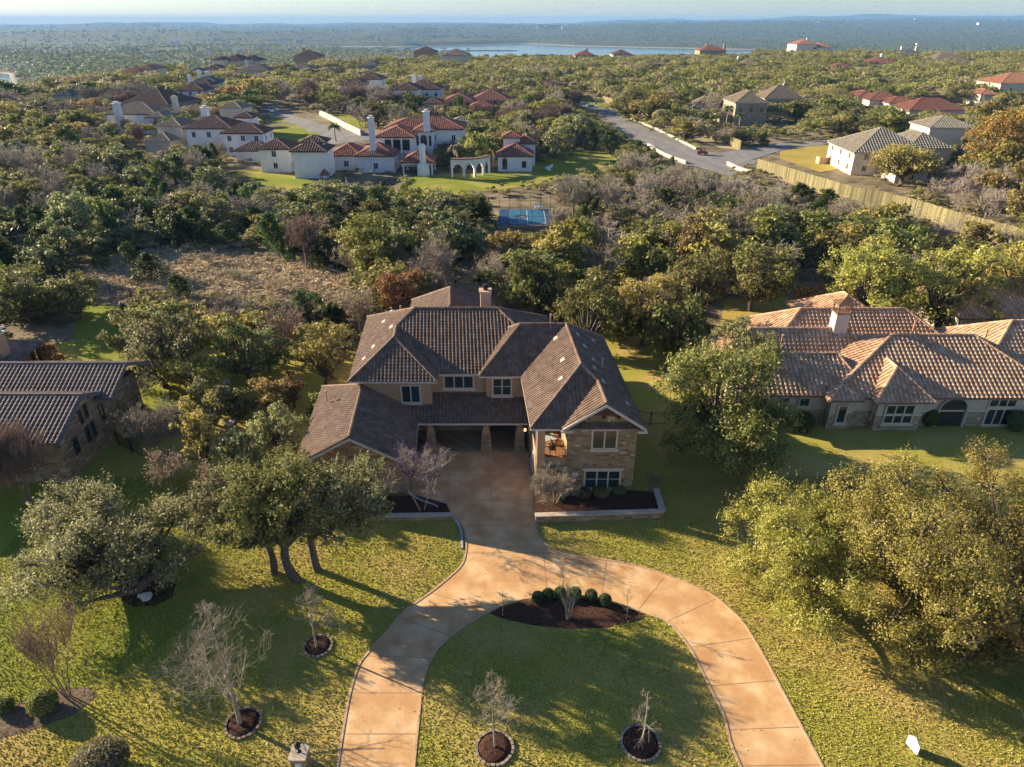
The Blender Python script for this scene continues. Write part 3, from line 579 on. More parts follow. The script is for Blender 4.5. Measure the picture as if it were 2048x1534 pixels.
    mb.build('concrete_wall', MT['concrete'], R)
    mb = MB(); mc = MB(); p, q = G(800,1042), G(905,1038); wallseg(p-Vector((6,0,0)), q, .3, .4, .08, mb, mc); mb.build('stone_course', MT['stone'], R); mc.build('cap_stone', MT['cap'], R)
    mb = MB(); a = G(800,1040); mb.prism([(-15,a.y+.1),(q.x,q.y+.1),(q.x-.6,q.y+1.6),(-7.4,43.2),(-15,43.2)], .01, .2); mb.build('mulch', MT['mulch'], R)
terrain(); grounds()

def drape(name, poly, m, dz=.05, n=14, kind='structure'):
    """strip between two pixel edge polylines, draped on the terrain"""
    L_, R_ = [spline(GP(e), 6) for e in poly]; k = min(len(L_), len(R_)); V = []
    for i in range(k):
        for j in range(5): p = L_[i]+(R_[i]-L_[i])*(j/4); V.append((p.x, p.y, float(zt(p.x, p.y))+dz))
    Q = [(i*5+j, i*5+j+1, (i+1)*5+j+1, (i+1)*5+j) for i in range(k-1) for j in range(4)]
    mb = MB(); mb.add(V, Q); o = mb.build(name, m); tag(o, kind=kind)
    me = o.data
    if me.polygons[0].normal.z < 0: me.flip_normals()
    return L_, R_
def patch(name, pts, m, dz=.035):
    P = GP(pts); c = sum(P, Vector())/len(P); V = [(c.x, c.y, float(zt(c.x, c.y))+dz)]; F_ = []; n = len(P)
    for r in (.33, .66, 1.0):
        for p in P: q = c+(p-c)*r; V.append((q.x, q.y, float(zt(q.x, q.y))+dz))
    for k in range(n): F_.append((0, 1+k, 1+(k+1) % n))
    for r in range(2):
        for k in range(n): a = 1+r*n+k; b = 1+r*n+(k+1) % n; F_.append((a, a+n, b+n, b))
    mb = MB(); mb.add(V, F_); o = mb.build(name, m); tag(o, kind='structure')
    o.data.polygons.foreach_get
    bm = bmesh.new(); bm.from_mesh(o.data)
    for f in bm.faces:
        if f.normal.z < 0: f.normal_flip()
    bm.to_mesh(o.data); bm.free()
RL_ = [(1078,178),(1100,190),(1140,204),(1175,217),(1195,232),(1210,248),(1245,268),(1290,290),(1330,312),(1380,330),(1460,352)]
RR_ = [(1110,174),(1145,186),(1178,197),(1205,208),(1235,226),(1262,240),(1300,256),(1345,276),(1385,297),(1440,308),(1520,322)]
drape('road', (RL_, RR_), MT['asphalt'], .06)
drape('road', ([(1430,308),(1500,296),(1570,287),(1660,280),(1740,276)], [(1470,332),(1520,315),(1580,298),(1665,288),(1745,283)]), MT['asphalt'], .10)
drape('road', ([(528,206),(522,222),(560,240),(600,255),(622,270),(618,290),(590,300)], [(556,206),(562,222),(600,236),(650,252),(705,262),(760,266),(800,272)]), MT['asphalt'], .06)
patch('lawn', [(1135,190),(1215,206),(1270,236),(1400,292),(1398,298),(1262,243),(1200,214)], MT['lawn_green'])
patch('lawn', [(455,343),(500,338),(590,352),(650,370),(640,385),(560,380),(470,356)], MT['lawn_green'], .05)
patch('lawn', [(830,352),(900,350),(990,345),(1080,335),(1110,310),(1200,298),(1235,318),(1190,345),(1090,368),(900,392),(820,402),(780,395)], MT['lawn_green'], .05)
patch('lawn', [(540,232),(610,250),(640,262),(615,290),(560,300),(545,275)], MT['lawn_green'], .05)
patch('lawn', [(640,232),(700,228),(760,250),(700,262)], MT['lawn_green'], .05)
patch('lawn', [(1560,303),(1620,290),(1690,292),(1700,335),(1640,345),(1560,318)], MT['lawn_gold'], .07)
patch('lawn', [(1450,600),(1560,590),(1620,620),(1600,690),(1500,700),(1440,650)], MT['lawn_gold'], .03)
patch('lawn', [(1860,222),(1960,218),(2048,228),(2048,240),(1880,238)], MT['lawn_gold'], .05)
patch('meadow', [(130,600),(200,512),(380,497),(545,505),(690,545),(740,600),(690,650),(560,612),(420,602),(300,620)], MT['drygrass'], .03)
patch('meadow', [(790,480),(900,470),(1040,480),(1080,560),(1000,620),(860,620),(780,560)], MT['drygrass'], .03)
patch('verge', [(1215,206),(1440,296),(1480,300),(1500,306),(1490,292),(1290,225),(1230,200)], MT['drygrass'], .04)
patch('verge', [(1515,322),(1600,360),(1760,412),(1860,440),(2060,505),(2060,515),(1850,455),(1700,410),(1560,360)], MT['drygrass'], .04)
# ---------------------------------------------------------------- tree builders (numpy)
class Acc:
    def __init__(s): s.V = []; s.Q = []; s.n = 0
    def add(s, v, q): s.V.append(np.asarray(v, np.float32)); s.Q.append(np.asarray(q, np.int32)+s.n); s.n += len(v)
    def mesh(s, name, m): return np_mesh(name, np.concatenate(s.V), np.concatenate(s.Q), m)
def tube(acc, P, R, n=5):
    P = np.asarray(P, float); R = np.broadcast_to(np.asarray(R, float), (len(P),)); k = len(P)
    D = np.gradient(P, axis=0); D /= np.linalg.norm(D, axis=1, keepdims=True)+1e-9
    up = np.where(np.abs(D[:, 2:3]) < .9, [[0, 0, 1.]], [[1., 0, 0]]); E = np.cross(D, up); E /= np.linalg.norm(E, axis=1, keepdims=True)+1e-9; Gg = np.cross(E, D)
    a = np.arange(n)*2*math.pi/n
    V = P[:, None]+(E[:, None]*np.cos(a)[None, :, None]+Gg[:, None]*np.sin(a)[None, :, None])*R[:, None, None]
    i = np.arange(k-1)[:, None]*n; j = np.arange(n)[None]; j2 = (j+1) % n
    Q = np.stack([i+j, i+j2, i+n+j2, i+n+j], -1).reshape(-1, 4); acc.add(V.reshape(-1, 3), Q)
def sticks(acc, A, B, r0, r1):
    """many 3-sided twigs at once"""
    A = np.asarray(A, float); B = np.asarray(B, float); m = len(A)
    if m == 0: return
    D = B-A; D /= np.linalg.norm(D, axis=1, keepdims=True)+1e-9
    up = np.where(np.abs(D[:, 2:3]) < .9, [[0, 0, 1.]], [[1., 0, 0]]); E = np.cross(D, up); E /= np.linalg.norm(E, axis=1, keepdims=True)+1e-9; Gg = np.cross(E, D)
    r0 = np.broadcast_to(np.asarray(r0, float), (m,))[:, None]; r1 = np.broadcast_to(np.asarray(r1, float), (m,))[:, None]
    V = np.empty((m, 6, 3))
    for k in range(3):
        c, s_ = math.cos(2.094*k), math.sin(2.094*k); o = E*c+Gg*s_; V[:, k] = A+o*r0; V[:, 3+k] = B+o*r1
    b = np.arange(m)[:, None]*6
    Q = np.concatenate([b+np.array([[0, 1, 4, 3]]), b+np.array([[1, 2, 5, 4]]), b+np.array([[2, 0, 3, 5]])]); acc.add(V.reshape(-1, 3), Q)
def leaves(acc, rng, C, N, size, asp=.55, jit=.9):
    """rhombic leaf sprays at C facing roughly N"""
    m = len(C); n = N+rng.normal(size=(m, 3))*jit; n /= np.linalg.norm(n, axis=1, keepdims=True)+1e-9
    t = rng.normal(size=(m, 3)); t -= n*(t*n).sum(1, keepdims=True); t /= np.linalg.norm(t, axis=1, keepdims=True)+1e-9; b = np.cross(n, t)
    s_ = (size*rng.uniform(.6, 1.35, size=m))[:, None]
    V = np.stack([C-t*s_, C-b*s_*asp+n*s_*.15, C+t*s_, C+b*s_*asp+n*s_*.15], 1).reshape(-1, 3)
    acc.add(V, np.arange(4*m).reshape(m, 4))
def sph(rng, m):
    d = rng.normal(size=(m, 3)); return d/(np.linalg.norm(d, axis=1, keepdims=True)+1e-9)
def bez(a, b, c, n=6):
    t = np.linspace(0, 1, n)[:, None]; return (1-t)**2*a+2*t*(1-t)*b+t*t*c
def tree_leafy(seed, H, R, nleaf, size, bark, leafm, trunks=1, lobes=16, clear=.25, spread=.5, form='oak', tuft=.30, sprig=0, dense=1.0, twr=1.0, lean=(0, 0), lr=(.17, .33), crook=.05):
    """returns (trunk mesh, crown mesh) for a crown of radius R, total height H, base at the origin"""
    rng = np.random.default_rng(seed); T = Acc(); Lf = Acc(); zc = H*clear; hc = (H+zc)/2; hz = (H-zc)/2
    # lobe centres
    LC = []; LR = []
    tries = 0
    while len(LC) < lobes and tries < 4000:
        tries += 1; d = sph(rng, 1)[0]; q = rng.uniform(.15, .80)**.6
        p = np.array([d[0]*R*q*.80, d[1]*R*q*.80, hc+d[2]*hz*q*.78])
        if form == 'cone':
            f = (p[2]-zc)/(H-zc); w = max(.12, 1-f)*.85; p[0] = d[0]*R*w*.75; p[1] = d[1]*R*w*.75
        if form == 'bush':
            z_ = rng.uniform(-.95, .92); a_ = rng.uniform(0, 6.283); rho = math.sqrt(rng.uniform(.02, 1))*(1-abs(z_)**3)**.4*.80; rho *= 1+.22*math.sin(3*a_+seed)+.12*math.sin(5*a_+2*seed); p = np.array([R*rho*math.cos(a_), R*rho*math.sin(a_), hc+z_*hz*.80*(1+.15*math.sin(2*a_+seed*3))])
        r = R*rng.uniform(*lr)*(1 if form != 'cone' else .8)
        if form == 'oak' and p[2] < hc-.2*hz and math.hypot(p[0], p[1]) < R*.25: continue
        if any(np.linalg.norm(p-c) < .55*min(r, rr) for c, rr in zip(LC, LR)): continue
        LC.append(p); LR.append(r)
    LC = np.array(LC); LR = np.array(LR); LC[:, :2] += np.array(lean)*((LC[:, 2:3])/H)
    # trunks & limbs
    tops = []
    for k in range(trunks):
        a = rng.uniform(0, 6.28)+k*2.1; off = np.array([math.cos(a), math.sin(a), 0])*(0 if trunks == 1 else R*.09)
        top = off*(1 if trunks == 1 else 3.2)+np.array([rng.normal()*.04*R, rng.normal()*.04*R, max(zc*1.05, .18*H)])
        r0 = R*(.06 if trunks == 1 else .042)*twr; tube(T, bez(off, off*1.5+np.array([rng.normal()*crook*R, rng.normal()*crook*R, top[2]*.5]), top, 7), np.linspace(r0*1.25, r0*.85, 7), 7); tops.append((top, r0))
    for c, r in zip(LC, LR):
        t, r0 = min(tops, key=lambda q: np.linalg.norm(q[0][:2]-c[:2]))
        mid = (t+c)/2+np.array([rng.normal()*.08*R, rng.normal()*.08*R, .10*H*rng.uniform(.2, 1)])
        tube(T, bez(t-np.array([0, 0, .05*H]), mid, c, 7), np.linspace(r0*.62, r0*.14, 7), 5)
        d = sph(rng, 9); d[:, 2] = np.abs(d[:, 2])*.8; sticks(T, np.repeat(c[None], 9, 0), c+d*r*.95, r0*.13, r0*.04)
    # leaves in tufts round each lobe
    w = LR**2; w = w/w.sum()
    for c, r, f in zip(LC, LR, w):
        nt = max(5, int(15*dense)); d = sph(rng, nt); d[:, 2] = np.where(d[:, 2] < -.35, -d[:, 2]*.5, d[:, 2]); d /= np.linalg.norm(d, axis=1, keepdims=True)
        tc = c+d*r*rng.uniform(.55, 1.05, size=(nt, 1))*np.array([1, 1, .85]); m = max(1, int(nleaf*f/nt))
        tt = np.repeat(tc, m, 0); dd = np.repeat(d, m, 0); off = rng.normal(size=(len(tt), 3))*r*tuft*rng.uniform(.5, 1.2, size=(len(tt), 1))
        C = tt+off; Nn = dd*.8+off/(r*tuft+1e-6)*.5+np.array([0, 0, .25]); leaves(Lf, rng, C, Nn, size)
        if sprig:
            ns = int(sprig); d2 = sph(rng, ns); d2[:, 2] = np.abs(d2[:, 2])+.25; d2 /= np.linalg.norm(d2, axis=1, keepdims=True); A = c+d2*r*.9; B = A+(d2*.55+np.array([0, 0, .65]))*r*rng.uniform(.25, .8, size=(ns, 1)); B += rng.normal(size=B.shape)*.05*r
            sticks(T, A, B, size*.12, size*.04)
            for q in np.linspace(.15, 1, 9): C = A+(B-A)*q+rng.normal(size=A.shape)*size*.6; leaves(Lf, rng, C, d2, size*.8)
    return T.mesh('trunk', bark), Lf.mesh('crown', leafm)
def tree_juniper(seed, H, R, nleaf, size, bark, leafm):
    rng = np.random.default_rng(seed); T = Acc(); Lf = Acc()
    tube(T, [(0,0,0),(0,0,H*.5),(0,0,H*.92)], [R*.07, R*.05, R*.01], 5)
    nl = 34; ts = []
    for k in range(nl):
        z = H*(.06+.86*(k/nl)**.9); rad = R*(1-(z/H)**1.6)**.75*rng.uniform(.55, 1.0); a = rng.uniform(0, 6.28); ts.append((rad*math.cos(a), rad*math.sin(a), z, R*(.42-.22*z/H)))
    ts += [(0,0,H*.9,R*.16), (0,0,H*.75,R*.3), (0,0,H*.55,R*.42), (0,0,H*.35,R*.5)]
    for x, y, z, r in ts:
        c = np.array([x, y, z]); sticks(T, [(0, 0, max(0, z-R*.3))], [c], R*.02, R*.008)
        m = int(nleaf/len(ts)); d = sph(rng, m); C = c+d*r*rng.uniform(.3, 1, size=(m, 1))*np.array([1, 1, 1.35])
        leaves(Lf, rng, C, d+np.array([0, 0, .2]), size, asp=.4)
    return T.mesh('trunk', bark), Lf.mesh('crown', leafm)
def tree_bare(seed, H, R, bark, levels=4, kids=5, r0=None, upright=.55, twig=None, clear=.2, trunks=1, tw=.012, leafm=None, nleaf=0, lsize=.05, excur=False, fan=1.0):
    rng = np.random.default_rng(seed); T = Acc(); B = Acc(); r0 = r0 or H*.016; tips = []
    cur = []
    for k in range(trunks):
        a = rng.uniform(0, 6.28) if trunks < 2 else 6.28*k/trunks+rng.uniform(-.4, .4); s_ = 0 if trunks == 1 else .32*fan
        base = np.array([math.cos(a), math.sin(a), 0])*(.02*H if trunks > 1 else 0); ln = H*(.86 if excur else (.34 if trunks == 1 else .5)); d = np.array([math.cos(a)*s_, math.sin(a)*s_, 1]); d /= np.linalg.norm(d)
        end = base+d*ln+np.array([rng.normal()*.02*H, rng.normal()*.02*H, 0]); P = bez(base, base+d*ln*.5+np.array([rng.normal()*.015*H, rng.normal()*.015*H, 0]), end, 8); tube(T, P, np.linspace(r0*1.15/trunks**.35, r0*(.12 if excur else .65)/trunks**.35, 8), 7); cur.append((P, r0*.7/trunks**.35, ln))
    A_, B_, RA, RB = [], [], [], []
    for lv in range(levels):
        nxt = []; last = lv == levels-1
        for P, r, ln in cur:
            nk = kids+(7 if (excur and lv == 0) else 0)
            for j in range(nk):
                t = rng.uniform(clear if lv == 0 else .15, 1)
                if lv == 0 and not excur: t = rng.uniform(.6, 1)
                i = int(t*(len(P)-1)*.999); p = P[i]+(P[i+1]-P[i])*(t*(len(P)-1)-i); d0 = P[i+1]-P[i]; d0 /= np.linalg.norm(d0)+1e-9
                side = sph(rng, 1)[0]; side -= d0*np.dot(side, d0); side /= np.linalg.norm(side)+1e-9
                d = d0*(.25 if lv == 0 and excur else .55)+side*rng.uniform(.5, 1.0)*fan+np.array([0, 0, upright*.6]); d /= np.linalg.norm(d)
                L = (ln*rng.uniform(.45, .75)) if not (lv == 0 and excur) else R*rng.uniform(.6, 1.05)*(1.15-.85*t)
                if lv == 0 and not excur: L = H*rng.uniform(.28, .42)
                e = p+d*L; rr = max(tw, r*.62*(1-.5*t) if (excur and lv == 0) else r*.55)
                if last: A_.append(p); B_.append(e); RA.append(max(tw, rr*.7)); RB.append(tw*.5); tips.append(e); tips.append((p+e)/2)
                else:
                    m = p+d*L*.5+side*L*.08+np.array([0, 0, L*.06*upright]); Q = bez(p, m, e+np.array([0, 0, L*.12*upright]), 5); tube(T, Q, np.linspace(rr, max(tw*.8, rr*.35), 5), 4); nxt.append((Q, rr*.8, L))
        cur = nxt
    if A_: sticks(B, A_, B_, RA, RB)
    ms = [T.mesh('trunk', bark), B.mesh('crown', bark) if B.n else None]
    if nleaf and tips:
        Lf = Acc(); tp = np.array(tips); C = tp[rng.integers(0, len(tp), nleaf)]+rng.normal(size=(nleaf, 3))*lsize*3; leaves(Lf, rng, C, rng.normal(size=C.shape), lsize); ms.append(Lf.mesh('foliage', leafm))
    return tuple(ms)
BK = {'oak': mat('bark_oak', [(.07,.055,.045), (.16,.13,.11)], scale=8, rough=1, bump=.5, bscale=20),
      'pale': mat('bark_pale', [(.22,.18,.13), (.38,.33,.255)], scale=6, rough=1), 'grey': mat('bark_grey', [(.24,.205,.16), (.40,.35,.28)], scale=4, rough=1, rand_hue=1),
      'brown': mat('bark_twiggy', [(.17,.115,.09), (.27,.19,.15)], scale=4, rough=1), 'purple': flat('purple_plain', (.25,.07,.5))}
LM = {'grey': leafmat('leaf_grey_green', [(.12,.14,.045), (.24,.25,.10), (.38,.38,.19)]),
      'oak': leafmat('leaf_live_oak', [(.085,.105,.022), (.20,.21,.055), (.35,.33,.11)]),
      'olive': leafmat('leaf_olive', [(.15,.145,.028), (.31,.28,.065), (.47,.40,.13)]),
      'green': leafmat('leaf_green', [(.05,.085,.02), (.10,.15,.035), (.17,.22,.06)]),
      'juniper': leafmat('leaf_juniper', [(.03,.055,.012), (.06,.10,.02), (.12,.16,.035)]),
      'gold': leafmat('leaf_gold', [(.22,.13,.03), (.40,.25,.05), (.55,.38,.12)]),
      'rust': leafmat('leaf_rust', [(.14,.05,.025), (.26,.10,.05), (.36,.17,.09)]),
      'palegold': leafmat('leaf_pale_gold', [(.15,.14,.026), (.31,.26,.06), (.50,.40,.13)]),
      'tan': leafmat('leaf_tan_sparse', [(.22,.17,.09), (.36,.29,.17), (.5,.42,.28)]),
      'box': leafmat('leaf_boxwood', [(.04,.07,.02), (.08,.12,.035), (.13,.17,.06)]),
      'purple': leafmat('purple_fleck', [(.08,.015,.25), (.18,.04,.45)])}
GRP = {}
def plant(name, label, cat, loc, meshes, sc=(1, 1, 1), rz=0, group=None, labels=None):
    R = thing(name, label, cat, loc, group=group, rz=rz); R.scale = sc
    for me in meshes:
        if me is None: continue
        o = bpy.data.objects.new(me.name.split('.')[0], me); COL.objects.link(o); o.parent = R
    return R
def protos():
    P = {}
    def oak(k, s, H, R, m, **kw): P.setdefault(k, []).append((H, R, tree_leafy(s, H, R, 2600, .25, BK['oak'], LM[m], lobes=24, clear=.04, tuft=.22, form='bush', **kw)))
    for i in range(4): oak('oak', 100+i, 7.5, 4.0, 'oak')
    for i in range(3): oak('grey', 120+i, 7.5, 4.0, 'grey')
    for i in range(3): oak('olive', 140+i, 7.5, 4.0, 'olive')
    for i in range(2): oak('green', 160+i, 7.0, 3.6, 'green')
    for i in range(2): oak('gold', 170+i, 7.5, 3.6, 'gold')
    for i in range(1): oak('rust', 180+i, 6.5, 3.4, 'rust')
    for i in range(4): P.setdefault('juniper', []).append((6.5, 2.4, tree_juniper(200+i, 6.5, 2.4, 2600, .20, BK['oak'], LM['juniper'])))
    for i in range(5): P.setdefault('bare', []).append((7.5, 4.2, tree_bare(220+i, 7.5, 4.2, BK['grey'], levels=4, kids=5, tw=.036, r0=.17, trunks=1+i % 3, fan=1.15)))
    for i in range(3): P.setdefault('sparse', []).append((7.5, 4.0, tree_bare(240+i, 7.5, 4.0, BK['grey'], levels=4, kids=5, tw=.024, r0=.15, trunks=1+i % 2, leafm=LM['tan'], nleaf=900, lsize=.14)))
    for i in range(2): P.setdefault('vase', []).append((6.5, 3.2, tree_bare(260+i, 6.5, 3.2, BK['brown'], levels=4, kids=6, tw=.024, r0=.13, trunks=4, fan=.75, upright=1)))
    return P
PR = protos()
def put(kind, loc, H, R, label, cat='tree', name=None, group=None, seed=0):
    c = PR[kind]; H0, R0, ms = c[seed % len(c)]; names = {'juniper': 'juniper_tree', 'bare': 'bare_tree', 'sparse': 'sparse_tree', 'vase': 'crape_myrtle'}
    return plant(name or names.get(kind, 'oak_tree'), label, cat, loc, ms, (R/R0, R/R0, H/H0), rz=(seed*2.399) % 6.283, group=group)
# ---------------------------------------------------------------- neighbouring and distant houses
def rr(rf, x0, x1, y0, y1, z, pitch=.5, ov=.5, axis=None, gable=False):
    w, d = x1-x0+2*ov, y1-y0+2*ov; X0, X1, Y0, Y1 = x0-ov, x1+ov, y0-ov, y1+ov
    if axis is None: axis = 'x' if w >= d else 'y'
    if axis == 'x': hh = min(d/2*pitch, 9); m = (Y0+Y1)/2; a = min(d/2, w*.48); r = ((X0+a, m), (X1-a, m))
    else: hh = w/2*pitch; m = (X0+X1)/2; a = min(w/2, d*.48); r = ((m, Y0+a), (m, Y1-a))
    rf.hip(X0, X1, Y0, Y1, z, r[0], r[1], z+hh)
HOUSES = []
class House:
    """a house of rectangular blocks with hipped roofs; block rows are given by front base pixel span, which fixes real x, y at ground z"""
    def __init__(s, label, wall, roof, name='house', cat='house', du=.6, z=0, yaw=0, origin=None, capm=None):
        s.label = label; s.wm = MT[wall]; s.rm = MT[roof]; s.blocks = []; s.name = name; s.cat = cat; s.du = du; s.z = z; s.yaw = yaw; s.ch = []; s.wins = []; s.capm = capm
    def px(s, p0, p1, py, depth_, h, **k):
        a, b = G(p0, py, s.z), G(p1, py, s.z); s.blocks.append((a.x, b.x, a.y, a.y+depth_, h, k)); return s
    def build(s):
        B = s.blocks; cx = sum((b[0]+b[1])/2 for b in B)/len(B); cy = min(b[2] for b in B)
        R = thing(s.name, s.label, s.cat, (cx, cy, s.z)); s.root = R; HOUSES.append(s); ca, sa = math.cos(s.yaw), math.sin(s.yaw)
        z0 = s.z
        def fn(p):
            dx, dy = p[0]-cx, p[1]-cy; return (cx+dx*ca-dy*sa, cy+dx*sa+dy*ca, p[2])
        s.fn = fn
        for (x0, x1, y0, y1, h, k) in B:
            rf = Roof(s.du, caps=s.du < 1.1, capr=.17); w = MB(); zb = z0+k.get('zb', -1.0); w.box(x0, x1, y0, y1, zb, z0+h-.06)
            if k.get('flat'): rf.e.box(x0-.2, x1+.2, y0-.2, y1+.2, z0+h-.05, z0+h+.15)
            else: rr(rf, x0, x1, y0, y1, z0+h, k.get('pitch', .42), k.get('ov', .5), k.get('axis'))
            w.build('wall', s.wm, R, fn); r = rf.build(R, s.rm, MT['woodbrown'] if s.wm == MT['white'] else MT['fascia'], fn, capm=s.capm)
        hm_ = max(b[4]+min(b[1]-b[0], b[3]-b[2])*.21 for b in B)+.9
        for (x, y, zb, zt_, w_) in s.ch:
            zt_ = min(zt_, z0+hm_+(1.5 if s.name == 'mansion' else 0)); w_ = min(w_, 1.9)
            c = MB(); c.box(x-w_/2, x+w_/2, y-w_/2, y+w_/2, zb, zt_); q = c.build('chimney', s.wm, R, fn)
            c = MB(); c.box(x-w_*.62, x+w_*.62, y-w_*.62, y+w_*.62, zt_, zt_+.2); c.box(x-w_*.3, x+w_*.3, y-w_*.3, y+w_*.3, zt_+.2, zt_+.7); c.build('chimney_cap', s.wm, q, fn)
        nwin = 0
        for (x0, x1, y0, y1, h, k) in B:
            if k.get('nowin'): continue
            st = 2 if h > 5 else 1; ww = k.get('ww', 1.2)
            for f in range(st):
                zb = z0+.9+f*(h/2); n = max(1, int((x1-x0)/k.get('sp', 3.4)))
                if k.get('only_up') and f == 0: continue
                for i in range(n):
                    if nwin > 60: break
                    window(R, (x0+(x1-x0)*(i+.5)/n, y0, zb), XA, ww, 1.5 if h > 3.2 else 1.2, cols=2, fm=k.get('fm', s.wm), tr=.09, sill=False, fn=fn, out=.06); nwin += 1
                n = max(1, int((y1-y0)/4.5)); side = 1 if (x0+x1)/2 < 0 else -1
                for i in range(n):
                    yy = y0+(y1-y0)*(i+.5)/n
                    if side > 0: window(R, (x1, yy, zb), (0,1,0), ww, 1.4, cols=2, fm=s.wm, tr=.09, sill=False, fn=fn, out=.06)
                    else: window(R, (x0, yy, zb), (0,-1,0), ww, 1.4, cols=2, fm=s.wm, tr=.09, sill=False, fn=fn, out=.06)
        return R
def right_house():
    R = thing('tile_roof_house', 'single-storey limestone and greige stucco house under a sprawling terracotta tile roof', 'house', (36, 56, 0))
    rf = Roof(.42, capr=.14); z = 3.2
    rf.hip(28.2, 50, 53.4, 66, z, (36.2,59.7), (44,59.7), 6.6); rf.hip(32.2, 37.5, 52.6, 59, z+.01, (34.85,55.3), (34.85,57), 5.35)
    rf.hip(20.5, 32.5, 53.9, 62, z-.01, (25.2,57.9), (30.5,57.9), 5.5); rf.hip(28.2, 31.4, 52.9, 56, z+.015, (29.8,54.4), (29.8,55), 4.0)
    rf.hip(19, 36, 58, 66, z+.02, (23.5,62), (33,62), 6.3); rf.hip(26, 46, 63, 72, z, (30.5,67.5), (41.5,67.5), 6.2); rf.hip(33, 42, 68, 77, z, (37.5,72), (37.5,73), 6.0)
    rf.hip(43, 63, 56, 68, z+.03, (49,62), (57,62), 7.1); rf.hip(50, 58, 51, 58, z-.3, (54,54.6), (54,56), 4.7)
    rf.hip(51, 66, 72, 82, z, (56,77), (61,77), 6.3)
    rf.build(R, MT['tile_terra'], flat('fascia_brown', (.20,.15,.12), rough=.7))
    s = MB(); w = MB()
    for a in ((28.9,50,54,65.4), (32.9,36.9,53.2,55), (21.2,32,54.5,61.4), (28.8,30.9,53.5,54.1), (19.6,35,61,65.4), (27,45,65,71.4), (44,62,56.6,67.4), (33.6,41.4,71,76.4), (51.6,65.4,72.6,81.4)):
        s.box(a[0]-.04,a[1]+.04,a[2]-.04,a[3]+.04,0,1.55); w.box(a[0],a[1],a[2],a[3],1.55,3.1)
    s.build('stone_wall', MT['stone_pale'], R); w.build('wall', MT['stucco_grey'], R)
    b = MB()
    for a in ((32.9,36.9,53.2), (37.0,43.5,54), (21.2,28.7,54.5)): b.box(a[0]-.07,a[1]+.07,a[2]-.09,a[2]-.002,1.55,1.72)
    b.build('stone_band', MT['trim'], R)
    window(R, (34.9,53.16,.75), XA, 2.7, 2.0, cols=3, rows=2, out=.12); window(R, (29.9,53.46,.6), XA, .95, 1.9, cols=1, out=.1)
    window(R, (23.0,54.46,1.75), XA, 1.1, 1.0, cols=1); window(R, (24.9,54.46,1.75), XA, 1.1, 1.0, cols=1); window(R, (26.8,54.46,1.75), XA, 1.1, 1.0, cols=1)
    window(R, (44.6,53.96,2.0), XA, 2.6, .85, cols=3); window(R, (44.6,53.96,.1), XA, 2.5, 1.75, cols=3); window(R, (33.1,53.16+.6,.9), XA, .6, 1.5, cols=1)
    # arched entrance
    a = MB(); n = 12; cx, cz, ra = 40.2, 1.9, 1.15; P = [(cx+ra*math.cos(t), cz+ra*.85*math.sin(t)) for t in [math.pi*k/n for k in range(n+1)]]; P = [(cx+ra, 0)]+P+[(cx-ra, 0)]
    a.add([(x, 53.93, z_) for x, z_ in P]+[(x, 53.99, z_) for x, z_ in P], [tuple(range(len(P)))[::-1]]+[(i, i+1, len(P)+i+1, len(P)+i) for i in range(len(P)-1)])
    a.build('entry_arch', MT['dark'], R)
    t = MB()
    for k in range(n):
        t0, t1 = math.pi*k/n, math.pi*(k+1)/n; t.beam((cx+(ra+.12)*math.cos(t0), 53.88, cz+(ra*.85+.12)*math.sin(t0)), (cx+(ra+.12)*math.cos(t1), 53.88, cz+(ra*.85+.12)*math.sin(t1)), .24, .14)
    t.beam((cx+ra+.12,53.88,0),(cx+ra+.12,53.88,cz),.24,.14); t.beam((cx-ra-.12,53.88,0),(cx-ra-.12,53.88,cz),.24,.14); t.build('arch_surround', MT['stucco_grey'], R)
    c = MB(); c.box(31.5,32.8,61.5,62.7,5,8.0); ch = c.build('chimney', MT['stucco_grey'], R)
    c = MB(); c.box(31.4,32.9,61.4,62.8,8.0,8.12)
    for x in (31.5, 32.7):
        for y in (61.5, 62.6): c.box(x,x+.12,y,y+.12,8.12,9.0)
    c.add([(31.3,61.3,9.0),(33,61.3,9.0),(33,62.9,9.0),(31.3,62.9,9.0),(32.15,62.1,9.4)], [(0,1,4),(1,2,4),(2,3,4),(3,0,4),(3,2,1,0)]); c.build('chimney_hood', flat('copper_brown', (.22,.12,.06), rough=.5, metal=.3), ch)
    for px, py, y in ((1826,660,63.0),(1968,680,60.0),(1562,690,60.0)):
        q = GY(px, py, y); mb = MB(); mb.tube([q-Vector((0,0,.1)), q+Vector((0,0,1.0))], .09, 8); mb.tube([q+Vector((0,0,1.0)), q+Vector((0,0,1.08))], .13, 8); mb.build('vent_pipe', MT['tile_terra'], R)
    q = GY(1578, 634, 68); S = thing('satellite_dish', 'pale satellite dish standing behind the terracotta roofs', 'satellite dish', (q.x, q.y, 0))
    mb = MB(); mb.tube([(q.x,q.y,0),(q.x,q.y,q.z)], .06, 6); mb.build('mast', MT['iron'], S); mb = MB(); mb.lathe((q.x,q.y,q.z), [(.03,0),(.35,.04),(.6,.14),(.62,.16),(.35,.1),(.03,.06)], 16); o = mb.build('dish', MT['whitepaint'], S)
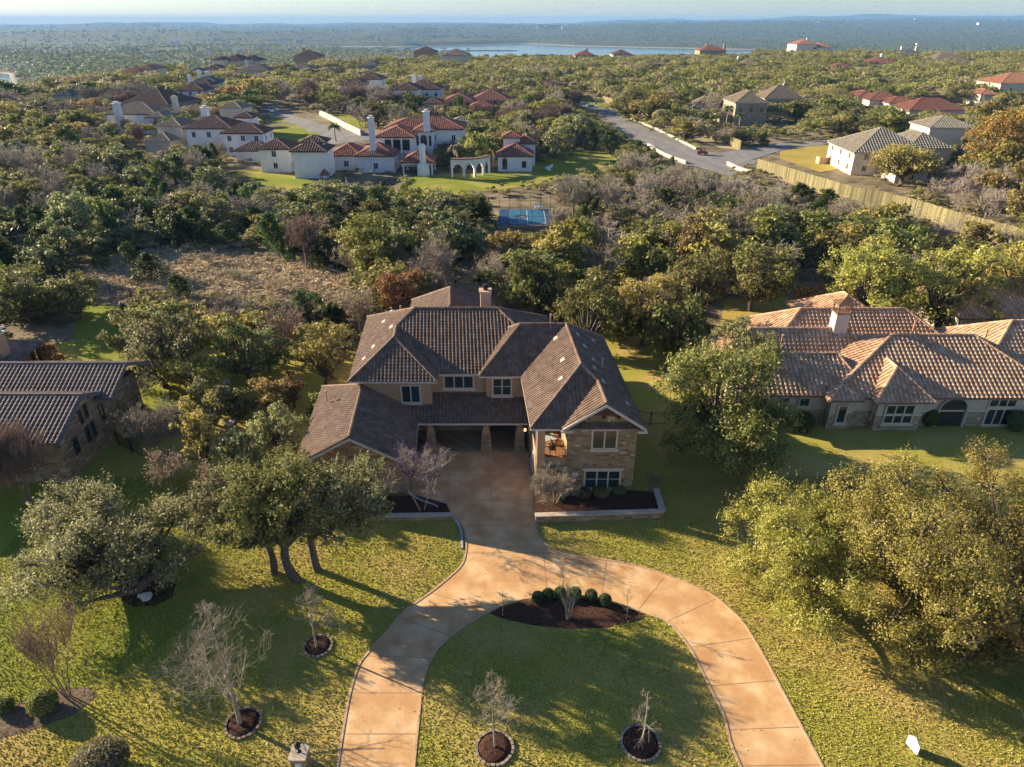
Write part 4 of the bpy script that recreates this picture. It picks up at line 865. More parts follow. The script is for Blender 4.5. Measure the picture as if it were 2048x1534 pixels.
def left_house():
    R = thing('ledgestone_house', 'ledge stone house with plum grey tile roofs and a tall gable at the picture edge', 'house', (-45, 48, 0))
    rf = Roof(.37, capr=.13)
    rf.gable_x(-62, -35.2, 44.6, 53.3, 4.1, 49, 6.0); rf.gable_x(-62, -34.2, 50.9, 58, 4.6, 54.4, 6.2); rf.hip(-66, -46.9, 54.6, 62.4, 4.7, (-62,58.5), (-51,58.5), 6.7)
    rf.hip(-62, -43.5, 40.5, 47, 3.3, (-58,43.6), (-46,43.6), 4.6)
    rf.build(R, MT['tile_plum'], flat('fascia_slate', (.13,.14,.16), rough=.6))
    s = MB(); s.box(-62,-35.7,45.2,57.5,-.3,4.0); s.add([(-35.9,45.2,4.0),(-35.9,53,4.0),(-35.9,49,5.85),(-35.7,45.2,4.0),(-35.7,53,4.0),(-35.7,49,5.85)], [(0,2,1),(3,4,5),(0,3,5,2),(1,2,5,4)]); s.box(-62,-44,41.2,45.2,-.3,3.2)
    s.build('stone_wall', MT['stone'], R); w = MB(); w.box(-62,-48.2,56.6,61.8,-.3,4.6); w.build('wall', MT['stucco'], R)
    for (y, zb, h, w_) in ((47.0,1.6,1.5,.7), (48.8,1.6,1.5,.6), (49.6,1.6,1.5,.6), (48.6,3.5,1.3,.45), (49.4,3.6,1.3,.45), (51.3,2.3,1.5,.6)):
        window(R, (-35.7,y,zb), (0,1,0), w_, h, cols=1, fm=MT['woodbrown'], tr=.07, sill=False)
    window(R, (-39,45.2,1.4), XA, 1.6, 1.6, cols=2); window(R, (-46,41.2,.8), XA, 1.6, 1.6, cols=2)
    c = MB(); q = GY(5, 720, 60); c.box(-49.0,-47.7,57.6,58.8,4,7.3); ch = c.build('chimney', MT['stucco'], R); c = MB(); c.box(-49.15,-47.55,57.45,58.95,7.3,7.45)
    for x in (-48.95, -47.85): c.box(x,x+.12,57.65,57.77,7.45,7.8); c.box(x,x+.12,58.6,58.72,7.45,7.8)
    c.add([(-49.25,57.35,7.8),(-47.45,57.35,7.8),(-47.45,59.05,7.8),(-49.25,59.05,7.8),(-48.35,58.2,8.1)], [(0,1,4),(1,2,4),(2,3,4),(3,0,4),(3,2,1,0)]); c.build('chimney_hood', MT['fascia'], ch)
    for x in (-48.0, -47.3): p = MB(); p.box(x,x+.3,61.4,61.7,0,4.55); p.build('porch_post', MT['woodbrown'], R)
def arch_window(R, x, y, z, w, h, m=None, fn=None):
    a = MB(); n = 10; P = [(x+w/2, z)]+[(x+w/2*math.cos(t), z+h-w/2+w/2*math.sin(t)) for t in [math.pi*k/n for k in range(n+1)]]+[(x-w/2, z)]
    a.add([(q[0], y-.05, q[1]) for q in P]+[(q[0], y, q[1]) for q in P], [tuple(range(len(P)))[::-1]]+[(i, (i+1) % len(P), len(P)+(i+1) % len(P), len(P)+i) for i in range(len(P))])
    f = a.build('arched_window', MT['glass'], R, fn); g = MB(); g.box(x-.04,x+.04,y-.09,y-.052,z,z+h-.05); g.box(x-w/2,x+w/2,y-.085,y-.056,z+h*.55,z+h*.55+.07); g.build('mullion', MT['woodbrown'], f, fn)
def mansion():
    H = House('sprawling white mansion with red tile roofs, two tall chimneys and a balcony beyond the court', 'white', 'tile_red', name='mansion', du=.55)
    H.px(775, 928, 318, 12, 7.7, pitch=.36, sp=4.2, ww=1.1); H.px(757, 830, 333, 13, 7.2, pitch=.36, nowin=1); H.px(664, 724, 341, 10, 3.6, pitch=.5, sp=6); H.px(716, 790, 345.5, 10, 4.0, pitch=.45, sp=6)
    H.px(832, 868, 325, 8, 7.9, pitch=.45, nowin=1)
    def pt(px, y): return GY(px, 300, y).x
    b = H.blocks; y2 = b[1][2]
    H.ch = [(pt(747, 176), 176, 3, 12.4, 1.3), (pt(856, 187), 187, 8, 13.2, 1.6)]
    R = H.build(); x0, x1 = b[1][0], b[1][1]
    # balcony with posts, a dark wall plate standing in for its shaded depth, arched windows
    m = MB(); m.box(x0+2.2,x1-.6,y2-.06,y2-.01,4.1,6.6); m.build('balcony_shade_plate', MT['dark'], R)
    m = MB(); m.box(x0+1.6,x1-.2,y2-1.4,y2-.07,3.7,3.95); m.build('balcony_slab', MT['white'], R)
    for k in range(4): m = MB(); x = x0+1.9+k*(x1-x0-2.5)/3; m.box(x-.18,x+.18,y2-1.3,y2-.95,0,6.95); m.build('column', MT['white'], R)
    m = MB(); m.beam((x0+1.9,y2-1.15,4.9),(x1-.6,y2-1.15,4.9),.08)
    for x in np.arange(x0+2, x1-.7, .35): m.beam((x,y2-1.15,3.95),(x,y2-1.15,4.9),.05)
    m.build('balcony_railing', MT['iron'], R)
    tb = b[4]; cx = (tb[0]+tb[1])/2; arch_window(R, cx, tb[2], 4.4, 1.6, 2.6); arch_window(R, cx-1.6, tb[2], 4.2, .6, 2.6); arch_window(R, cx+1.7, tb[2], 4.2, .6, 2.6); arch_window(R, cx, tb[2], .6, 1.6, 2.6); arch_window(R, cx+5.2, b[0][2], .8, 1.9, 2.9)
    # pool pavilion
    P = House('small white pavilion with a red hip roof and a stout round chimney tower', 'white', 'tile_red', name='pavilion', cat='pavilion', du=.55)
    P.px(806, 866, 350, 7, 3.0, pitch=.5, nowin=1, zb=2.4); P.ch = []; Rp = P.build(); bb = P.blocks[0]
    for x in (bb[0]+.2, bb[1]-.2):
        for y in (bb[2]+.2, bb[3]-.2): m = MB(); m.lathe((x,y,0), [(.3,0),(.3,.3),(.22,.35),(.22,2.1),(.3,2.3),(.3,2.4)], 10); m.build('column', MT['white'], Rp)
    cx = GY(847, 340, bb[2]).x; m = MB(); m.lathe((cx,bb[2]-.4,-.6), [(1.5,0),(1.5,3.0),(1.1,3.4),(.75,3.7),(.75,7.2),(.9,7.3),(.9,7.6),(.5,7.9)], 14); m.build('chimney_tower', MT['white'], Rp)
    # curved arcade
    a0, a1 = G(903, 354.5), G(979, 345.5); A = thing('arcade', 'curved white arcade of four arches with a tiled pergola top', 'arcade', a0)
    am = G(950, 353.5); ctrl = 2*am-(a0+a1)/2; pts = [((1-t)**2)*a0+2*t*(1-t)*ctrl+t*t*a1 for t in [k/40 for k in range(41)]]
    w = MB(); hh = 4.2; rf = MB()
    for i in range(40):
        p, q = pts[i], pts[i+1]; f = (i % 10+.5)/10; op = 0 if (f < .13 or f > .87) else 1.6+1.5*math.sqrt(max(0, 1-((f-.5)/.38)**2))
        w.beam(p+Vector((0,0,(op+hh)/2)), q+Vector((0,0,(op+hh)/2)), .5, hh-op); rf.beam(p+Vector((0,0,hh+.12)), q+Vector((0,0,hh+.12)), 1.5, .22)
    w.build('arcade_wall', MT['white'], A); rf.build('pergola_roof', MT['tile_dkred'], A)
    g = House('small white guest house with a square tower and red tile roofs beside the arcade', 'white', 'tile_red', name='guest_house', du=.55)
    g.px(996, 1064, 343, 8, 3.7, pitch=.5, nowin=1); g.px(1007, 1040, 332, 5, 7.0, pitch=.45, nowin=1); g.px(1036, 1070, 332, 9, 5.6, pitch=.5, nowin=1); Rg = g.build(); bb = g.blocks[0]
    arch_window(Rg, bb[0]+1.7, bb[2], .5, 1.2, 2.8); window(Rg, (bb[1]-2, bb[2], .9), XA, 1.1, 1.6, cols=2, fm=MT['woodbrown'], tr=.08, sill=False)
HS = []; 
def bh(label, wall, roof, blocks, ch=(), du=.62, yaw=0, name='house', z=0):
    if min(b[2] for b in blocks) < 178: z = -1.8
    H = House(label, wall, roof, du=du, yaw=yaw, name=name, z=z)
    for b in blocks: H.px(*b[:5], **(b[5] if len(b) > 5 else {}))
    for px, top, py, w in ch:   # chimney: pixel column, height, base pixel row
        g = G(px, py, z); H.ch.append((g.x, g.y, z+1, z+top, w))
    HS.append(H.build())
def town():
    NW = dict(nowin=1)
    bh('white two-tier garden tower house with dark red tile roofs next to the play set', 'white', 'tile_dkred', [(591,656,357,8,6.2,NW),(612,655,350,5,7.6,dict(sp=9))], name='tower_house')
    bh('white garage house with a brown hip roof behind the bright lawn strip', 'white', 'tile_dkred', [(524,583,345,9,5.6,dict(sp=9,ov=.7))], name='garage_house')
    bh('white villa with brown tile hips and one white chimney, left of the bright lawn', 'white', 'tile_dkred', [(380,470,306,12,6.6),(452,532,312,9,6.0),(480,512,290,6,7.8),(475,540,325,7,3,NW)], [(422,12,285,2.2)], name='villa')
    bh('tan stucco villa with a raised square tower and grey-brown roofs', 'cream', 'tile_tan', [(318,368,300,10,6.5,NW),(360,430,290,12,5.5),(425,470,268,8,8.0,NW),(292,345,306,8,3.2,NW)], [(331,11,262,1.5)], yaw=-.1, name='villa')
    bh('dull white house with a broad chimney stack and grey tile roof', 'white', 'tile_tan', [(222,320,268,13,6.2,NW),(300,335,270,9,5.4)], [(248,11,272,3.2)], name='house')
    bh('wide house with a low red-brown roof and stone walls behind the grey tile house', 'stone_pale', 'tile_dkred', [(245,345,240,20,5.5,dict(pitch=.5,nowin=1)),(330,368,232,12,5)], [(276,12,225,2.2)], yaw=-.15)
    bh('long white house with four small windows beside the wide red-brown roof', 'white', 'tile_dkred', [(358,412,208,13,5.6),(395,425,196,10,6,NW)], [(386,12,190,1.5)])
    bh('grey slate roofed house among the trees at the far left street', 'white', 'tile_slate', [(385,437,192,14,6,NW)], [(405,12,182,2),(422,13,184,2)])
    bh('distant peach house with two orange tile gables near the left arm of the lake', 'cream', 'tile_orange', [(240,292,178,16,8,NW),(280,312,176,20,10,NW)], du=1.0)
    bh('small dark roofed house buried in the woods at the far left', 'cream', 'tile_slate', [(110,148,214,12,4.5,NW)], du=1.0)
    bh('big pale hilltop mansion with many red roof sections', 'cream', 'tile_dkred', [(430,450,150,20,10,NW),(445,490,148,25,9),(480,520,144,20,8,NW),(410,450,158,14,6,NW)], [(498,15,140,3)], du=1.0, name='mansion')
    bh('cream house with a slate blue solar roof among the far left trees', 'cream', 'tile_slate', [(365,415,166,18,5,NW)], du=1.0)
    bh('tan villa with arched front wall and clay roof below the pale hilltop mansion', 'cream', 'tile_tan', [(480,540,166,18,7,NW),(500,525,168,8,4,NW)], [(499,14,160,3)], du=1.0, name='villa')
    bh('dark brown hip roofed house high behind the bare trees', 'tan', 'tile_dkred', [(590,640,136,20,9,NW)], [(612,16,130,3)], du=1.0)
    bh('grey-brown hip roofed house in the middle of the left woods', 'tan', 'tile_tan', [(572,628,156,18,5,NW)], du=1.0)
    bh('low brown roofed house with a white chimney in front of the grey-brown one', 'tan', 'tile_tan', [(630,678,166,16,5,NW)], [(686,11,162,3)], du=1.0)
    bh('stone house with two thin chimney towers beyond the dark red roofs', 'stone_pale', 'tile_tan', [(722,758,160,16,9,NW)], [(724,19,158,3),(756,19,158,3)], du=1.0)
    bh('white house with stacked dark red roofs left of the double-chimney villa', 'white', 'tile_dkred', [(686,735,212,14,8.5),(720,765,200,14,9,NW)], name='villa')
    bh('white villa with dark red hips and two white chimneys', 'white', 'tile_dkred', [(748,790,212,12,4.6,NW),(790,838,222,15,8.2,NW),(810,882,216,14,7.5),(850,884,230,8,4.2,NW)], [(831,13.5,205,2.6),(845,13.2,208,3.2)], name='villa')
    bh('brown stucco villa with a square tiled chimney tower', 'tan', 'tile_red', [(893,945,232,13,5.6),(945,1018,228,14,5.2),(942,985,238,8,4.4,NW)], [(852,1,230,1),(990,11.5,215,4.4)], name='villa')
    bh('low grey-brown roof just behind the white mansion', 'tan', 'tile_tan', [(885,960,272,13,2.6,NW)])
    bh('two-storey yellow house on the ridge beyond the street trees', 'cream', 'tile_tan', [(884,940,146,20,12,NW)], [(938,16,142,4)], du=1.2)
    bh('dark red roofed house on the ridge beside the yellow house', 'tan', 'tile_dkred', [(828,872,122,25,8,NW)], du=1.2)
    bh('brown roofed house peeping out beside the far end of the road', 'tan', 'tile_red', [(1150,1190,128,24,7,NW)], [(1172,16,126,4)], du=1.2)
    bh('pink tiled house just below the lake', 'cream', 'tile_dkred', [(1225,1262,128,24,8,NW)], du=1.2)
    bh('beige gabled house half hidden left of the stone house', 'cream', 'tile_tan', [(1275,1325,148,18,6,NW)], du=1.0)
    bh('long dark red tiled roof against the lake', 'tan', 'tile_red', [(1398,1450,121,22,9,NW)], [(1410,18,118,3),(1446,18,118,3)], du=1.2)
    bh('orange tiled gables with a pinkish chimney standing above the ridge trees', 'cream', 'tile_orange', [(1590,1630,112,30,12,NW),(1625,1662,112,25,9,NW)], [(1609,24,110,6)], du=1.2)
    bh('cream limestone house with a grey hip roof beside the wooden fence', 'stone_pale', 'tile_tan', [(1466,1528,252,16,7.6,dict(pitch=.55,only_up=1)),(1525,1598,236,13,7.0,dict(pitch=.6,nowin=1)),(1437,1478,250,9,3.4,NW)], [(1561,13.6,225,2.0)], name='limestone_house')
    bh('small grey hip roofed house left of the limestone house', 'cream', 'tile_tan', [(1384,1438,234,12,3.4,dict(pitch=.6,nowin=1))])
    bh('red tiled house with several hips behind the bushy street trees', 'cream', 'tile_red', [(1712,1755,218,14,4.6,NW),(1735,1800,222,12,4.2,NW),(1775,1830,226,10,3.6,NW)])
    bh('low red-brown hip roofed house right of the red tiled one', 'cream', 'tile_red', [(1815,1925,240,14,3.4,dict(pitch=.5,sp=8))])
    bh('orange roofed two-storey cream house at the far right', 'cream', 'tile_orange', [(1955,1990,214,12,5.0,NW),(1990,2080,208,18,8.5,dict(sp=8))])
    bh('red gabled house with one white chimney in the right woods', 'white', 'tile_red', [(1665,1705,152,18,5,NW),(1735,1790,146,20,6.5,NW)], [(1757,17,140,4)], du=1.0)
    bh('small red roof tip at the foot of the white chimney house', 'cream', 'tile_red', [(1655,1682,160,12,4,NW)], du=1.0)
    bh('slate blue gabled house on the right ridge', 'cream', 'tile_slate', [(1800,1842,124,24,7,NW)], [(1798,14,120,4),(1827,15,120,4)], du=1.2)
    bh('broad tan hip roof near the right ridge top', 'cream', 'tile_tan', [(1862,1938,140,26,6,dict(nowin=1,pitch=.5))], du=1.2)
    bh('white chimney house lost in the right ridge trees', 'white', 'tile_tan', [(1475,1525,146,18,5,NW)], [(1474,14,140,4)], du=1.2)
    # big grey roofed house near the wooden fence
    H = House('cream house with a large pale grey shingle roof below the olive trees', 'cream', 'tile_grey', name='shingle_house', du=.7, yaw=-.05)
    H.px(1700, 1845, 352, 17, 5.2, pitch=.52, sp=5); H.px(1800, 1880, 338, 15, 5.0, pitch=.55, nowin=1); H.px(1790, 1852, 368, 8, 4.6, pitch=.5, sp=4); H.px(1830, 1915, 300, 12, 6.2, pitch=.4, nowin=1)
    H.build()
right_house(); left_house(); mansion(); town()
# ---------------------------------------------------------------- vegetation placement
def hgt(px_top, loc_y, pytop):
    """height of a point standing at world y seen at pixel row pytop"""
    return GY(px_top, pytop, loc_y).z
def hero(kind, seed, bx, by, top, w, label, trunks=1, lobes=None, cat='oak', name='oak_tree', cx=None, clear=.12, sprig=0, dens=1.0, bark='oak', smul=1.0, lr=(.17, .33), crook=.05, tuft=.2, form='bush', z=0, twr=1.0, hs=1.0):
    c = G(bx, by, z); d = depth(c.y, 3); R = w/2*d/F; H = hgt(bx, c.y+R*.8, top)*hs; size = min(.26, max(.085, .0021*d))*smul
    n = int(min(85000, 9.5*R*R/(size*size)*dens)); lobes = lobes or int(24+R*3.2)
    lean = (0, 0) if cx is None else ((cx-bx)*d/F, 0)
    ms = tree_leafy(seed, H, R, n, size, BK[bark], LM[kind], trunks=trunks, lobes=lobes, clear=clear, sprig=sprig, tuft=tuft, form=form, twr=twr, lean=lean, lr=lr, crook=crook)
    return plant(name, label, cat, c, ms)
LM['greytan'] = leafmat('leaf_grey_tan', [(.13,.125,.05), (.27,.25,.115), (.45,.41,.23)])
hero('greytan', 1, 268, 1165, 935, 400, 'broad grey-tan oak with three trunks rising from the mulch circle with the boulder', trunks=3, cx=200, clear=.18, sprig=10, twr=1.35, dens=.62, tuft=.27, lr=(.09, .2), lobes=62, crook=.10)
hero('grey', 2, 549, 1146, 905, 215, 'grey-green live oak on a curved leaning trunk, first of the three by the drive', cx=480, clear=.34, sprig=8, dens=.75, lr=(.11, .24), lobes=42, crook=.09, twr=1.0)
hero('oak', 3, 594, 1160, 850, 285, 'tallest live oak of the three between driveway and left lawn', cx=600, clear=.36, sprig=8, dens=.75, hs=.95, lr=(.11, .24), lobes=46, crook=.07, twr=1.0)
hero('grey', 4, 635, 1140, 885, 230, 'live oak overhanging the garage gable, last of the three by the drive', cx=735, clear=.38, sprig=8, dens=.75, lr=(.11, .24), lobes=44, crook=.09, twr=1.0)
hero('oak', 5, 1438, 912, 652, 305, 'massive dense live oak filling the gap between the two tiled houses', clear=.0, sprig=7, dens=1.5)
hero('grey', 6, 1478, 800, 622, 165, 'grey-green oak rising behind the massive oak at the terracotta roof edge', clear=.2)
hero('palegold', 7, 1590, 1205, 925, 345, 'golden olive tree nearest the curved drive, lowest of the golden clump', clear=.0, sprig=12, dens=1.15, smul=.75)
hero('palegold', 8, 1800, 1250, 870, 430, 'tallest golden tree of the big clump on the right lawn', clear=.0, sprig=12, dens=1.15, smul=.75)
hero('palegold', 9, 2010, 1215, 855, 420, 'golden bushy tree of the clump reaching the right picture edge', clear=.0, sprig=12, dens=1.1, smul=.75)
hero('olive', 10, 1940, 1310, 1040, 300, 'darker olive tree low in front of the golden clump', clear=.0, sprig=10)
hero('grey', 11, 330, 775, 600, 175, 'silvery oak standing over the winding stone border behind the lawn', clear=.03)
hero('olive', 12, 405, 792, 690, 135, 'yellowish low oak in front of the silvery oak', clear=.03)
hero('oak', 13, 500, 765, 615, 130, 'olive green oak left of the main house roof', clear=.03)
hero('green', 14, 612, 655, 568, 85, 'dark green bushy tree behind the left roof corner', clear=.05, cat='tree', name='broadleaf_tree')
hero('olive', 15, 655, 775, 622, 120, 'straw-olive tree touching the left roof edge of the main house', clear=.03)
hero('rust', 16, 590, 815, 735, 60, 'small rusty brown tree beside the garage roof', clear=.1, cat='tree', name='broadleaf_tree')
hero('palegold', 17, 418, 950, 755, 105, 'upright golden-brown leafed tree inside the iron fence', clear=.12, cat='tree', name='golden_tree', lobes=40, lr=(.16, .28))
hero('grey', 18, 560, 905, 790, 120, 'pale grey oak between the golden tree and the garage', clear=.03)
hero('gold', 19, 118, 770, 640, 95, 'sparse yellow-leafed tree behind the ledge stone house', clear=.03, cat='tree', name='golden_tree', form='cone', lobes=20)
hero('oak', 20, 65, 650, 505, 130, 'broad oak at the left edge behind the yellow-leafed tree', clear=.03)
hero('oak', 21, 160, 640, 540, 125, 'dark oak shading the narrow green back lawn', clear=.03)
hero('oak', 22, 1065, 645, 483, 108, 'slender-trunked oak behind the chimney of the main house', clear=.3)
hero('oak', 23, 1175, 705, 528, 150, 'oak at the rear right roof corner of the main house', clear=.03)
hero('olive', 24, 1285, 690, 515, 175, 'wide olive oak behind the massive oak', clear=.03)
hero('oak', 25, 1395, 645, 492, 150, 'oak with dark trunks left of the back lawn strip', clear=.12)
hero('oak', 26, 1500, 622, 470, 160, 'round oak with clear trunks above the back lawn strip', clear=.16)
hero('olive', 27, 1720, 660, 470, 190, 'pale olive oak directly behind the copper-hooded chimney', clear=.03)
hero('olive', 28, 1870, 660, 470, 190, 'big pale olive oak behind the terracotta ridge', clear=.03)
hero('olive', 29, 2010, 650, 470, 170, 'pale olive oak behind the far corner of the terracotta house', clear=.03)
hero('gold', 30, 1625, 640, 560, 95, 'yellowish shrubby tree beside the back lawn strip', clear=.02, cat='tree', name='golden_tree')
hero('rust', 31, 800, 655, 530, 110, 'rust-leafed oak behind the main roof', clear=.25)
hero('olive', 32, 752, 562, 422, 170, 'large yellow-green oak standing in the dry meadow', clear=.06, dens=1.2)
hero('grey', 33, 860, 500, 432, 90, 'grey oak beside the large yellow-green meadow oak', clear=.03)
hero('gold', 34, 1985, 350, 208, 150, 'tall amber tree right of the grey shingle house', clear=.05, cat='tree', name='golden_tree')
hero('olive', 35, 2045, 420, 310, 120, 'olive tree below the amber tree', clear=.03)
hero('olive', 36, 1800, 372, 292, 140, 'spreading olive tree in front of the shingle house wall', clear=.3, cat='oak')
hero('oak', 37, 880, 442, 372, 85, 'round oak left of the blue court below the arcade lawn', clear=.15)
hero('oak', 38, 945, 440, 385, 80, 'oak touching the blue court fence', clear=.2)
def hero_bare(seed, bx, by, top, w, label, bark='grey', name='bare_tree', cat='bare tree', **k):
    c = G(bx, by); d = depth(c.y, 3); R = w/2*d/F; H = hgt(bx, c.y, top)
    ms = tree_bare(seed, H, R, BK[bark], **k); return plant(name, label, cat, c, ms)
hero_bare(51, 481, 1450, 1172, 235, 'tallest leafless tree with pale spreading branches on the front lawn', bark='pale', levels=4, kids=5, tw=.006, r0=.11, excur=True, clear=.14, upright=.4, fan=1.0)
hero_bare(52, 634, 1297, 1165, 125, 'small pale leafless tree in the stone ring left of the drive', bark='pale', levels=3, kids=6, tw=.008, r0=.07, excur=True, clear=.3, upright=.2)
hero_bare(53, 990, 1496, 1325, 120, 'bushy leafless tree in the island stone ring near the left leg of the drive', bark='pale', levels=4, kids=5, tw=.005, r0=.055, excur=True, clear=.25, upright=.6)
hero_bare(54, 1283, 1486, 1370, 85, 'thin nearly twigless tree in the other island stone ring', bark='grey', levels=3, kids=4, tw=.005, r0=.05, excur=True, clear=.3, upright=.3)
hero_bare(55, 1252, 1239, 1165, 60, 'slim leafless sapling at the right end of the mulch bed', bark='grey', levels=2, kids=5, tw=.007, r0=.03, excur=True, clear=.3, upright=.6, name='sapling', cat='sapling')
hero_bare(56, 1005, 1232, 1170, 30, 'thin leafless sapling at the left end of the mulch bed', bark='grey', levels=2, kids=3, tw=.006, r0=.022, excur=True, clear=.3, upright=.6, name='sapling', cat='sapling')
hero_bare(57, 1135, 1240, 1165, 50, 'pruned multi-stem crape myrtle in the middle of the mulch bed', bark='pale', levels=2, kids=5, tw=.009, r0=.07, trunks=5, fan=.6, upright=1.2, name='crape_myrtle', cat='crape myrtle')
hero_bare(58, 138, 1396, 1258, 100, 'vase shaped leafless crape myrtle with reddish twigs in the garden bed', bark='brown', levels=4, kids=4, tw=.008, r0=.055, trunks=5, fan=.55, upright=1.3, name='crape_myrtle', cat='crape myrtle')
hero_bare(59, 1108, 1012, 935, 110, 'low twiggy redbud spreading in the planter before the wing', bark='pale', levels=4, kids=6, tw=.01, r0=.06, trunks=3, fan=1.2, upright=.4, name='redbud', cat='redbud')
hero_bare(60, 1300, 990, 945, 70, 'small dark leafless tree at the end of the planter', bark='brown', levels=3, kids=5, tw=.009, r0=.05, trunks=3, fan=.7, name='redbud', cat='redbud')
hero_bare(61, 845, 1025, 905, 105, 'purple flecked redbud with pale upper twigs beside the garage', bark='pale', levels=4, kids=5, tw=.010, r0=.07, trunks=2, fan=.9, leafm=LM['purple'], nleaf=1500, lsize=.05, name='redbud', cat='redbud')  # small purple quads scattered over the twigs
hero_bare(62, 60, 1010, 885, 150, 'rusty twigged crape myrtle in front of the ledge stone house', bark='brown', levels=4, kids=7, tw=.010, r0=.08, trunks=5, fan=.8, upright=.9, name='crape_myrtle', cat='crape myrtle')
hero_bare(63, 282, 822, 715, 85, 'small bare tree alone on the bright back lawn', levels=4, kids=5, tw=.013, r0=.11, fan=1.0)
hero_bare(64, 335, 915, 815, 100, 'grey twiggy shrub tree behind the iron fence', levels=4, kids=6, tw=.013, r0=.07, trunks=4, fan=.9, leafm=LM['tan'], nleaf=900, lsize=.07)
hero_bare(65, 465, 655, 565, 130, 'wispy grey bare tree above the silvery oak', levels=4, kids=6, tw=.022, r0=.14, fan=1.1)
hero_bare(66, 570, 725, 600, 90, 'pinkish bare tree between two oaks left of the house', bark='brown', levels=4, kids=6, tw=.02, r0=.12, fan=1.0)
hero_bare(67, 885, 608, 462, 110, 'large pale grey bare tree behind the main roof ridge', levels=5, kids=5, tw=.022, r0=.26, fan=1.15)
hero_bare(68, 965, 592, 490, 90, 'smaller grey bare tree beside the large pale one', levels=4, kids=6, tw=.022, r0=.18, fan=1.1)
hero_bare(69, 720, 665, 575, 110, 'sparse brownish tree behind the left roof slope', levels=4, kids=6, tw=.02, r0=.12, fan=1.0, leafm=LM['tan'], nleaf=1500, lsize=.1)
hero_bare(70, 615, 535, 412, 115, 'purplish grey bare tree at the meadow edge', bark='brown', levels=4, kids=7, tw=.03, r0=.2, fan=1.1)
for i, (px, by, top, w, kd, lb) in enumerate([(265,720,610,80,'grey','grey oak at the edge of the bright back lawn'),(300,700,600,90,'oak','rounded oak behind the grey one at the back lawn edge'),(375,730,625,110,'oak','broad oak in the middle of the back garden grove'),(455,720,620,100,'olive','yellowish oak in the middle of the back garden grove'),(430,850,745,100,'grey','pale oak beside the winding stone border'),(540,745,640,100,'grey','grey oak crowding the left of the main roof'),(545,830,745,105,'olive','straw coloured oak behind the garage wing'),(610,730,650,90,'oak','dark oak beside the bushy tree at the roof corner'),(520,690,610,90,'olive','light oak at the rear of the garden grove'),(640,840,770,70,'oak','low oak against the garage roof edge'),(690,705,640,90,'grey','pale oak just behind the left roof slope'),(490,840,760,80,'oak','dark small oak shading the stone border'),(350,660,590,90,'olive','pale olive oak nearest the dry meadow'),(495,965,835,115,'grey','grey oak between the leaning oaks and the garage end'),(350,990,880,100,'sparse','thin tan-leafed tree in front of the iron fence'),(440,1005,905,90,'sparse','thin tan-leafed tree left of the tallest oak crown'),(290,880,800,75,'oak','small oak beyond the ledge stone gable'),(205,540,487,42,'juniper','small juniper at the left rim of the meadow'),(262,530,478,44,'juniper','upright juniper behind the field stones'),(305,560,495,78,'juniper','broad juniper cluster in the meadow by the field stones'),(362,602,540,55,'juniper','dark round juniper at the near rim of the meadow'),(640,540,482,44,'juniper','lone bright green juniper at the far rim of the meadow'),(470,560,532,50,'sparse','low tan bush in the middle of the meadow'),(560,585,545,60,'sparse','low tan bush at the near side of the meadow'),(420,530,500,45,'bare','grey brush at the far side of the meadow'),(1238,690,590,105,'oak','oak just beyond the rear corner of the stone wing roof'),(1140,652,545,105,'olive','yellow-green oak between chimney and wing ridge'),(1345,725,565,150,'oak','broad oak behind the massive oak on its near side'),(1305,650,540,110,'sparse','thin grey-tan tree between the oaks behind the wing'),(1015,610,530,80,'grey','grey oak beside the wire fence behind the chimney')]):
    g = G(px, by); d = depth(g.y, 3); R_ = w/2*d/F; put(kd, g, hgt(px, g.y+R_*.6, top), R_, lb, cat={'juniper': 'juniper', 'bare': 'bare tree', 'sparse': 'bare tree'}.get(kd, 'oak'), seed=300+i)
for i, (px, by, top, w, kd, lb) in enumerate([(1745,452,395,90,'bare','bare tree masking the middle of the wooden fence'),(1690,440,385,80,'sparse','sparse tan tree before the wooden fence below the shingle house'),(1815,478,405,90,'sparse','wide sparse tree screening the fence past its middle'),(1885,498,425,100,'bare','tangled bare tree screening the lower fence'),(1950,515,440,90,'olive','olive oak screening the lower fence'),(2015,520,440,90,'bare','bare tree before the far end of the wooden fence'),(1650,425,372,60,'juniper','dark juniper close to the wooden fence'),(1600,415,362,70,'juniper','dark juniper near the upper end of the wooden fence')]):
    g = G(px, by); d = depth(g.y, 3); R_ = w/2*d/F; put(kd, g, hgt(px, g.y+R_*.6, top), R_, lb, cat={'juniper':'juniper','olive':'oak'}.get(kd,'bare tree'), seed=400+i)
# clipped and loose shrubs
def shrub(loc, r, h, label, m='box', cat='shrub', name='boxwood', group=None, n=1500, s=.05, seed=0):
    rng = np.random.default_rng(seed); A = Acc(); d = sph(rng, n); C = d*np.array([r, r, h/2])*rng.uniform(.82, 1.03, size=(n, 1)); C[:, 2] += h*.5; leaves(A, rng, C, d*1.2, s)
    core = MB(); core.lathe((0, 0, 0), [(r*.5,.02),(r*.8,h*.3),(r*.8,h*.6),(r*.45,h*.85),(.02,h*.9)], 10)
    R = thing(name, label, cat, loc, group=group); o = bpy.data.objects.new('foliage', A.mesh('foliage', LM[m])); COL.objects.link(o); o.parent = R
    k = core.build('core', BK['oak']); k.name = 'branch_core'; k.parent = R; return R
for i, (x, y) in enumerate([(1076,1203),(1096,1197),(1120,1194),(1150,1194),(1182,1199),(1210,1208)]):
    shrub(G(x, y), .40, .78, ['smallest','second','third','fourth','fifth','sixth'][i]+' clipped boxwood ball from the left along the mulch bed' if i else 'clipped boxwood ball at the left end of the row along the mulch bed', group='boxwood balls in the mulch bed', seed=i)
